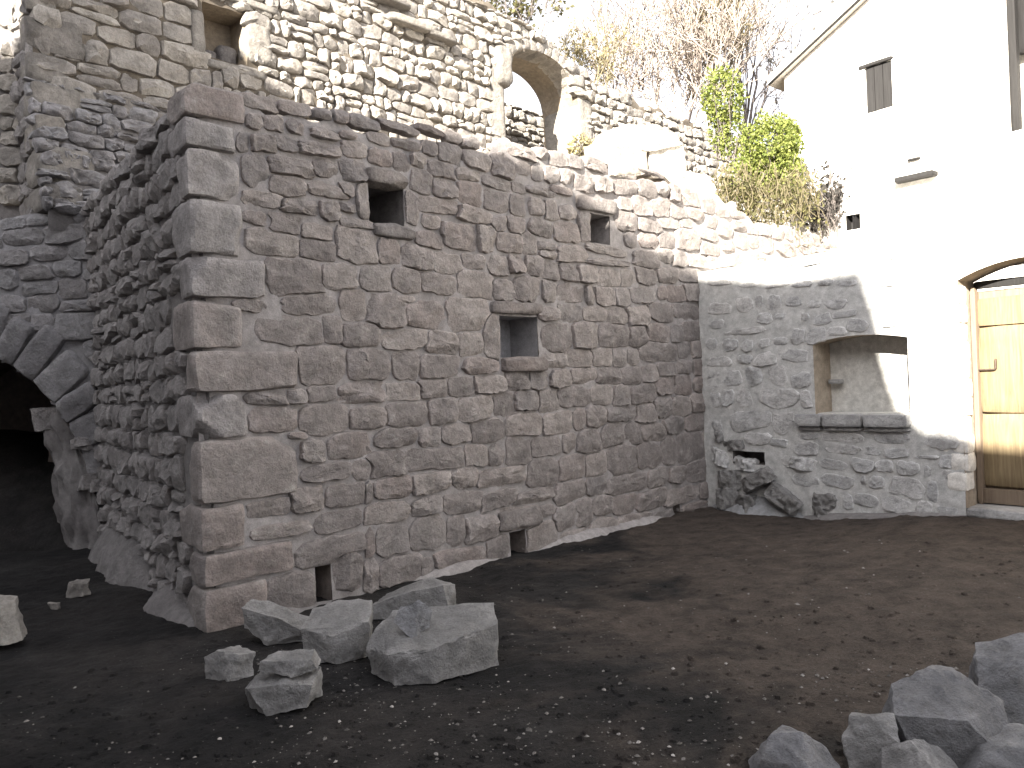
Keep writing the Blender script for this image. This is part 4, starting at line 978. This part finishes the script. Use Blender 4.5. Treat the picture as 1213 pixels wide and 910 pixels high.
rock((1132, 856, 1256, 940), 'low grey rock in the bottom right corner of the heap', 45, .9, M_rock2, group=G2_, pts=[(-1, -.4, -1), (.1, -1, -1), (1, -.3, -1), (.7, .8, -1), (-.8, .8, -1), (-.6, -.3, .2), (.1, -.2, .75), (.8, 0, 1), (.6, .6, .9), (-.3, .6, .5)])
rock((-30, 704, 28, 772), 'pale rock at the left edge beside the dark archway', 48, .9, M_up)
rock((80, 686, 107, 708), 'fist sized pale stone on the dark earth before the archway', 51, .8, M_up)
rock((58, 712, 72, 723), 'tiny pale stone just left of the fist sized one', 54, .8, M_up)

# pebbles too many to count
pb = MB(); r = random.Random(5)
for k in range(3000):
    if k < 2000: q = gpt(r.uniform(300, 1250), 625 + 290 * r.random() ** .8)
    else: q = gpt(r.uniform(-40, 1250), 700 + 215 * r.random())
    m = (q - O0) @ MAIN.N
    if fbm((q[0], q[1], 3), .9, 1, 3) + r.uniform(-.25, .25) < -.02: continue
    if m < .2 or (q - K0) @ NR < .15: continue
    sz = (.0035 + .010 * r.random() ** 5) * (1.5 if r.random() < .03 else 1)
    bmv = [(r.uniform(-1, 1), r.uniform(-1, 1), r.uniform(-.3, .8)) for _ in range(6)]
    a_ = r.uniform(0, 6.28)
    oct_ = [(math.cos(a_) * 1.3, math.sin(a_) * 1.3, 0), (math.cos(a_ + 1.5), math.sin(a_ + 1.5), .1), (math.cos(a_ + 3.2) * 1.2, math.sin(a_ + 3.2) * 1.2, 0), (math.cos(a_ + 4.6) * .9, math.sin(a_ + 4.6) * .9, .1), (.2, .1, .75), (-.3, .2, .6)]
    z0 = .03 * fbm((q[0], q[1], 0), .9, 3) + .028 * fbm((q[0], q[1], 0), 4.0, 5, 4) - .015
    pb.add([(q[0] + x * sz, q[1] + y * sz, q[2] + z0 + z * sz + .002) for x, y, z in oct_], [(0, 1, 4), (1, 5, 4), (1, 2, 5), (2, 3, 5), (3, 0, 4), (3, 4, 5)])
M_peb = stone_mat("pale_pebble", [(.06, .056, .052), (.14, .13, .12), (.09, .083, .077), (.32, .30, .28)], .2, .3)
cl = MB()
for k in range(2600):
    q = gpt(r.uniform(-60, 1260), 640 + 275 * r.random() ** .8)
    if (q - O0) @ MAIN.N < .15 or (q - K0) @ NR < .1: continue
    sz = .006 + .022 * r.random() ** 3; a_ = r.uniform(0, 6.28)
    z0 = .03 * fbm((q[0], q[1], 0), .9, 3) + .028 * fbm((q[0], q[1], 0), 4.0, 5, 4) + .014 * fbm((q[0], q[1], 0), 15, 9, 2) - .017
    ring = [(math.cos(a_ + i * 1.05) * r.uniform(.7, 1.3), math.sin(a_ + i * 1.05) * r.uniform(.7, 1.3), -.1) for i in range(6)]; top = [(x * .55 + r.uniform(-.15, .15), y * .55, r.uniform(.35, .7)) for x, y, _ in ring]
    cl.add([(q[0] + x * sz, q[1] + y * sz, q[2] + z0 + z * sz) for x, y, z in ring + top], [(i, (i + 1) % 6, 6 + (i + 1) % 6, 6 + i) for i in range(6)] + [(6, 7, 8, 9, 10, 11)])
tag(cl.build('clods', M_soil, None, sharp=40, origin=np.zeros(3)), 'crumbs and clods of the dark earth', None, None, 'stuff')
tag(pb.build('pebbles', M_peb, None, smooth=False, origin=np.zeros(3)), 'small pale stones scattered over the dark earth', None, None, 'stuff')

# ================================================================== PLANTS
def tube(mb, p, q, r0, r1, n=4):
    p, q = np.array(p), np.array(q); d = q - p; L = np.linalg.norm(d)
    if L < 1e-6: return
    d /= L; a = np.cross(d, [0, 0, 1.0] if abs(d[2]) < .9 else [1.0, 0, 0]); a /= np.linalg.norm(a); b = np.cross(d, a)
    V = [p + (a * math.cos(2 * math.pi * i / n) + b * math.sin(2 * math.pi * i / n)) * r0 for i in range(n)] + [q + (a * math.cos(2 * math.pi * i / n) + b * math.sin(2 * math.pi * i / n)) * r1 for i in range(n)]
    mb.add(V, [(i, (i + 1) % n, n + (i + 1) % n, n + i) for i in range(n)])
def branch(mb, tips, r, p, d, L, rad_, lev, spread, up=.12, seg=4, kids=(3, 5), minr=.004):
    p = np.array(p, float); d = np.array(d, float); pts = [p]
    for i in range(seg):
        d = d + np.array([r.gauss(0, .13), r.gauss(0, .13), r.gauss(0, .08) + up * .3]); d /= np.linalg.norm(d)
        q = p + d * L / seg; tube(mb, p, q, max(minr, rad_ * (1 - i / seg * .5)), max(minr, rad_ * (1 - (i + 1) / seg * .5)), 4 if rad_ > .02 else 3)
        p = q; pts.append(p)
    if lev == 0: tips.extend(pts[1:]); return
    for k in range(r.randint(*kids)):
        b = pts[r.randint(1, seg)]
        e = d + np.array([r.gauss(0, spread), r.gauss(0, spread), r.gauss(0, spread * .6) + up]); e /= np.linalg.norm(e)
        branch(mb, tips, r, b, e, L * r.uniform(.5, .8), rad_ * .5, lev - 1, spread, up, max(3, seg - 1), kids, minr)
def leaf(mb, r, c, size, up=None):
    n = np.array([r.gauss(0, 1), r.gauss(0, 1), r.gauss(.3, 1)]); n /= np.linalg.norm(n) + 1e-9
    a = np.cross(n, [r.gauss(0, 1), r.gauss(0, 1), r.gauss(0, 1)]); a /= np.linalg.norm(a) + 1e-9; b = np.cross(n, a)
    s = size * r.uniform(.6, 1.25)
    mb.add([c - a * s * .5, c + b * s * .38 + n * s * .1, c + a * s * .55, c - b * s * .38 + n * s * .1], [(0, 1, 2, 3)])
def clump(mb, r, c, rx, ry, rz, n, size, shell=.55, lob=5, seed=0):
    for _ in range(n):
        v = np.array([r.gauss(0, 1), r.gauss(0, 1), r.gauss(0, 1)]); v /= np.linalg.norm(v)
        k = 1 + .45 * fbm(v, 2.2, seed, 3)
        rr = k * (r.uniform(shell, 1.0) ** .6)
        if nz(v * rr, 4.5, seed + 7) < -.18: continue
        leaf(mb, r, np.array(c) + v * rr * np.array([rx, ry, rz]), size)
def at(fr, x, y): s, z = fr.sz(x, y); return fr.P(s, z)
def plant_px(depth, x, y): return EYE + ray(x, y) * depth / FPX
PX = lambda d: d / FPX
# bare pinkish shrubs on the bank behind the wall
def shrub(name, x, ybase, ytop, depth, mat, label, cat, seed, stems=9, lev=3, spread=.5, leafmat=None, leafsize=.05, every=2, lean=.25, rad0=.03, kids=(3, 5), xs=None, group=None, r_leaf=.06, minr=.006):
    r = random.Random(seed); p0 = plant_px(depth, x, ybase); H = (ybase - ytop) * PX(depth)
    t = thing(name, p0, label, cat, group); mb = MB(); tips = []
    for k in range(stems):
        dx = r.uniform(-1, 1) * (xs or .4)
        b = p0 + np.array([dx, r.uniform(-.3, .3), -.1])
        d = np.array([dx * lean + r.gauss(0, lean), r.gauss(0, .2), 1.0]); d /= np.linalg.norm(d)
        branch(mb, tips, r, b, d, H * r.uniform(.45, .62), rad0, lev, spread, .15, 5, kids, minr)
    tag(mb.build('branches', mat, t), kind='stuff')
    if leafmat:
        lb = MB()
        for i, q in enumerate(tips):
            if i % every == 0: leaf(lb, r, q + np.array([r.gauss(0, r_leaf), r.gauss(0, r_leaf), r.gauss(0, r_leaf)]), leafsize)
        tag(lb.build('foliage', leafmat, t, smooth=False), kind='stuff')
    return t
shrub('bare_shrub', 790, 150, -25, 18.5, M_twig, 'wide leafless pinkish shrub rising behind the terrace wall', 'shrub', 3, 22, 3, .55, xs=1.3, lean=.28, rad0=.028, kids=(3, 5), minr=.009)
shrub('bare_shrub', 742, 105, -20, 19.5, M_bark, 'thin dark stemmed shrub standing left of the pinkish one', 'shrub', 5, 6, 3, .4, xs=.5, lean=.3, rad0=.03, kids=(2, 4), minr=.008)
shrub('bare_tree', 880, 190, -40, 21, M_bark, 'grey sparse tree behind the green ivy, left of the house roof', 'tree', 8, 7, 3, .5, leafmat=M_greyleaf, leafsize=.12, every=2, xs=.8, lean=.22, rad0=.05, kids=(3, 4), r_leaf=.14, minr=.009)
shrub('dry_bush', 835, 110, -30, 19, M_dry, 'straw coloured tall bush between the pinkish shrub and the grey tree', 'bush', 12, 10, 3, .4, leafmat=M_dryleaf, leafsize=.09, every=3, xs=.4, lean=.15, rad0=.025, minr=.008)
shrub('olive_bush', 600, 45, -25, 15.5, M_bark, 'olive green bush above the arched gateway', 'bush', 15, 9, 2, .6, leafmat=M_olive, leafsize=.09, every=1, xs=.7, lean=.3, rad0=.02, kids=(4, 6))
shrub('dry_bush', 680, 100, 22, 16.5, M_dry, 'dry grassy bush on the bank right of the gateway', 'bush', 18, 14, 2, .5, leafmat=M_dryleaf, leafsize=.07, every=1, xs=.7, lean=.3, rad0=.015, kids=(4, 5))
def ivy(name, spec, label, seed, mat, leafsize, cat='ivy', stems=None, fol='foliage'):
    r = random.Random(seed); d0, x0, y0 = spec[0][0], spec[0][1], spec[0][2]
    t = thing(name, plant_px(d0, x0, y0), label, cat); mb = MB(); tw = MB()
    for d, x, y, rx, ry, n in spec:
        c = plant_px(d, x, y); clump(mb, r, c, rx * PX(d), rx * PX(d) * .8, ry * PX(d), n, leafsize, .4, seed=r.uniform(0, 99))
        for _ in range(14): tube(tw, c + np.array([r.gauss(0, .05), r.gauss(0, .05), -ry * PX(d)]), c + np.array([r.gauss(0, rx * .5 * PX(d)), r.gauss(0, rx * .5 * PX(d)), r.gauss(0, ry * .5 * PX(d))]), .012, .005, 3)
    tag(mb.build(fol, mat, t, smooth=False), kind='stuff'); tag(tw.build('stems', M_bark, t), kind='stuff')
    return t
ivy('ivy_bush', [(12.0, 914, 176, 36, 42, 8200), (12.0, 926, 204, 28, 32, 4600), (12.2, 893, 208, 34, 30, 2600), (12.1, 934, 160, 16, 20, 1700)], 'bright yellow green ivy bush rounded against the white house', 21, M_ivy, .046)
ivy('ivy_bush', [(14.5, 856, 116, 26, 40, 2600), (14.5, 868, 160, 18, 30, 1000), (14.6, 850, 150, 14, 40, 600)], 'smaller darker ivy clump left of the bright rounded one', 24, M_ivy, .06)
# dry hanging tendrils below the ivy
r = random.Random(31); tb = MB(); lb = MB(); t = thing('hanging_ivy', plant_px(11.6, 900, 265), 'curtain of dry ivy tendrils hanging over the wall below the bush', 'ivy')
for k in range(190):
    x = r.uniform(846, 960); p = plant_px(r.uniform(11.2, 12.3), x, r.uniform(190, 225)); n = r.randint(4, 7)
    for i in range(n):
        q = p + np.array([r.gauss(0, .05), r.gauss(0, .05), -r.uniform(.06, .17)]); tube(tb, p, q, .006, .005, 3)
        for _ in range(2): leaf(lb, r, q + np.array([r.gauss(0, .04), r.gauss(0, .04), r.gauss(0, .04)]), .06)
        p = q
tag(tb.build('tendrils', M_dry, t), kind='stuff'); tag(lb.build('foliage', M_olive, t, smooth=False), kind='stuff')
ivy('yellow_plant', [(10.9, 690, 172, 20, 13, 420), (10.9, 684, 182, 14, 8, 160)], 'small yellowish plant on the wall top under the gateway jamb', 35, M_dryleaf, .055, 'plant')
ivy('dark_weeds', [(9.4, 20, 240, 34, 16, 500), (9.4, 62, 246, 24, 12, 300), (9.2, 80, 225, 12, 26, 200)], 'dark weeds and moss along the foot of the damp far left wall', 38, M_weed, .05, 'weeds')
shrub('shadow_shrub', 972, 278, 205, 12.6, M_bark, 'grey leafy stand-in for the ivy shadow on the white house, right of the ivy', 'shrub', 41, 16, 2, .5, leafmat=M_shadowleaf, leafsize=.075, every=1, xs=.22, lean=.15, rad0=.012, kids=(4, 6), r_leaf=.05)  # added shrub, built in place of the shadow the ivy throws
# earth bank behind the terrace wall and behind the house terrace
V = []
for i in range(30):
    for j in range(10):
        q = UPPER.P(-6 + i * 1.2, 0, -2.3 - j * 1.6); V.append((q[0], q[1], 6.5 + j * .30 + .3 * fbm((q[0], q[1], 0), .4, 2)))
M_bank = mortar_mat("bank_earth", (.16, .13, .09), (.25, .21, .14))
tag(mesh_obj('bank', V, [(i * 10 + j, i * 10 + j + 1, (i + 1) * 10 + j + 1, (i + 1) * 10 + j) for i in range(29) for j in range(9)], M_bank, None, origin=np.zeros(3)), 'grassy earth bank behind the terrace wall', None, None, 'structure')
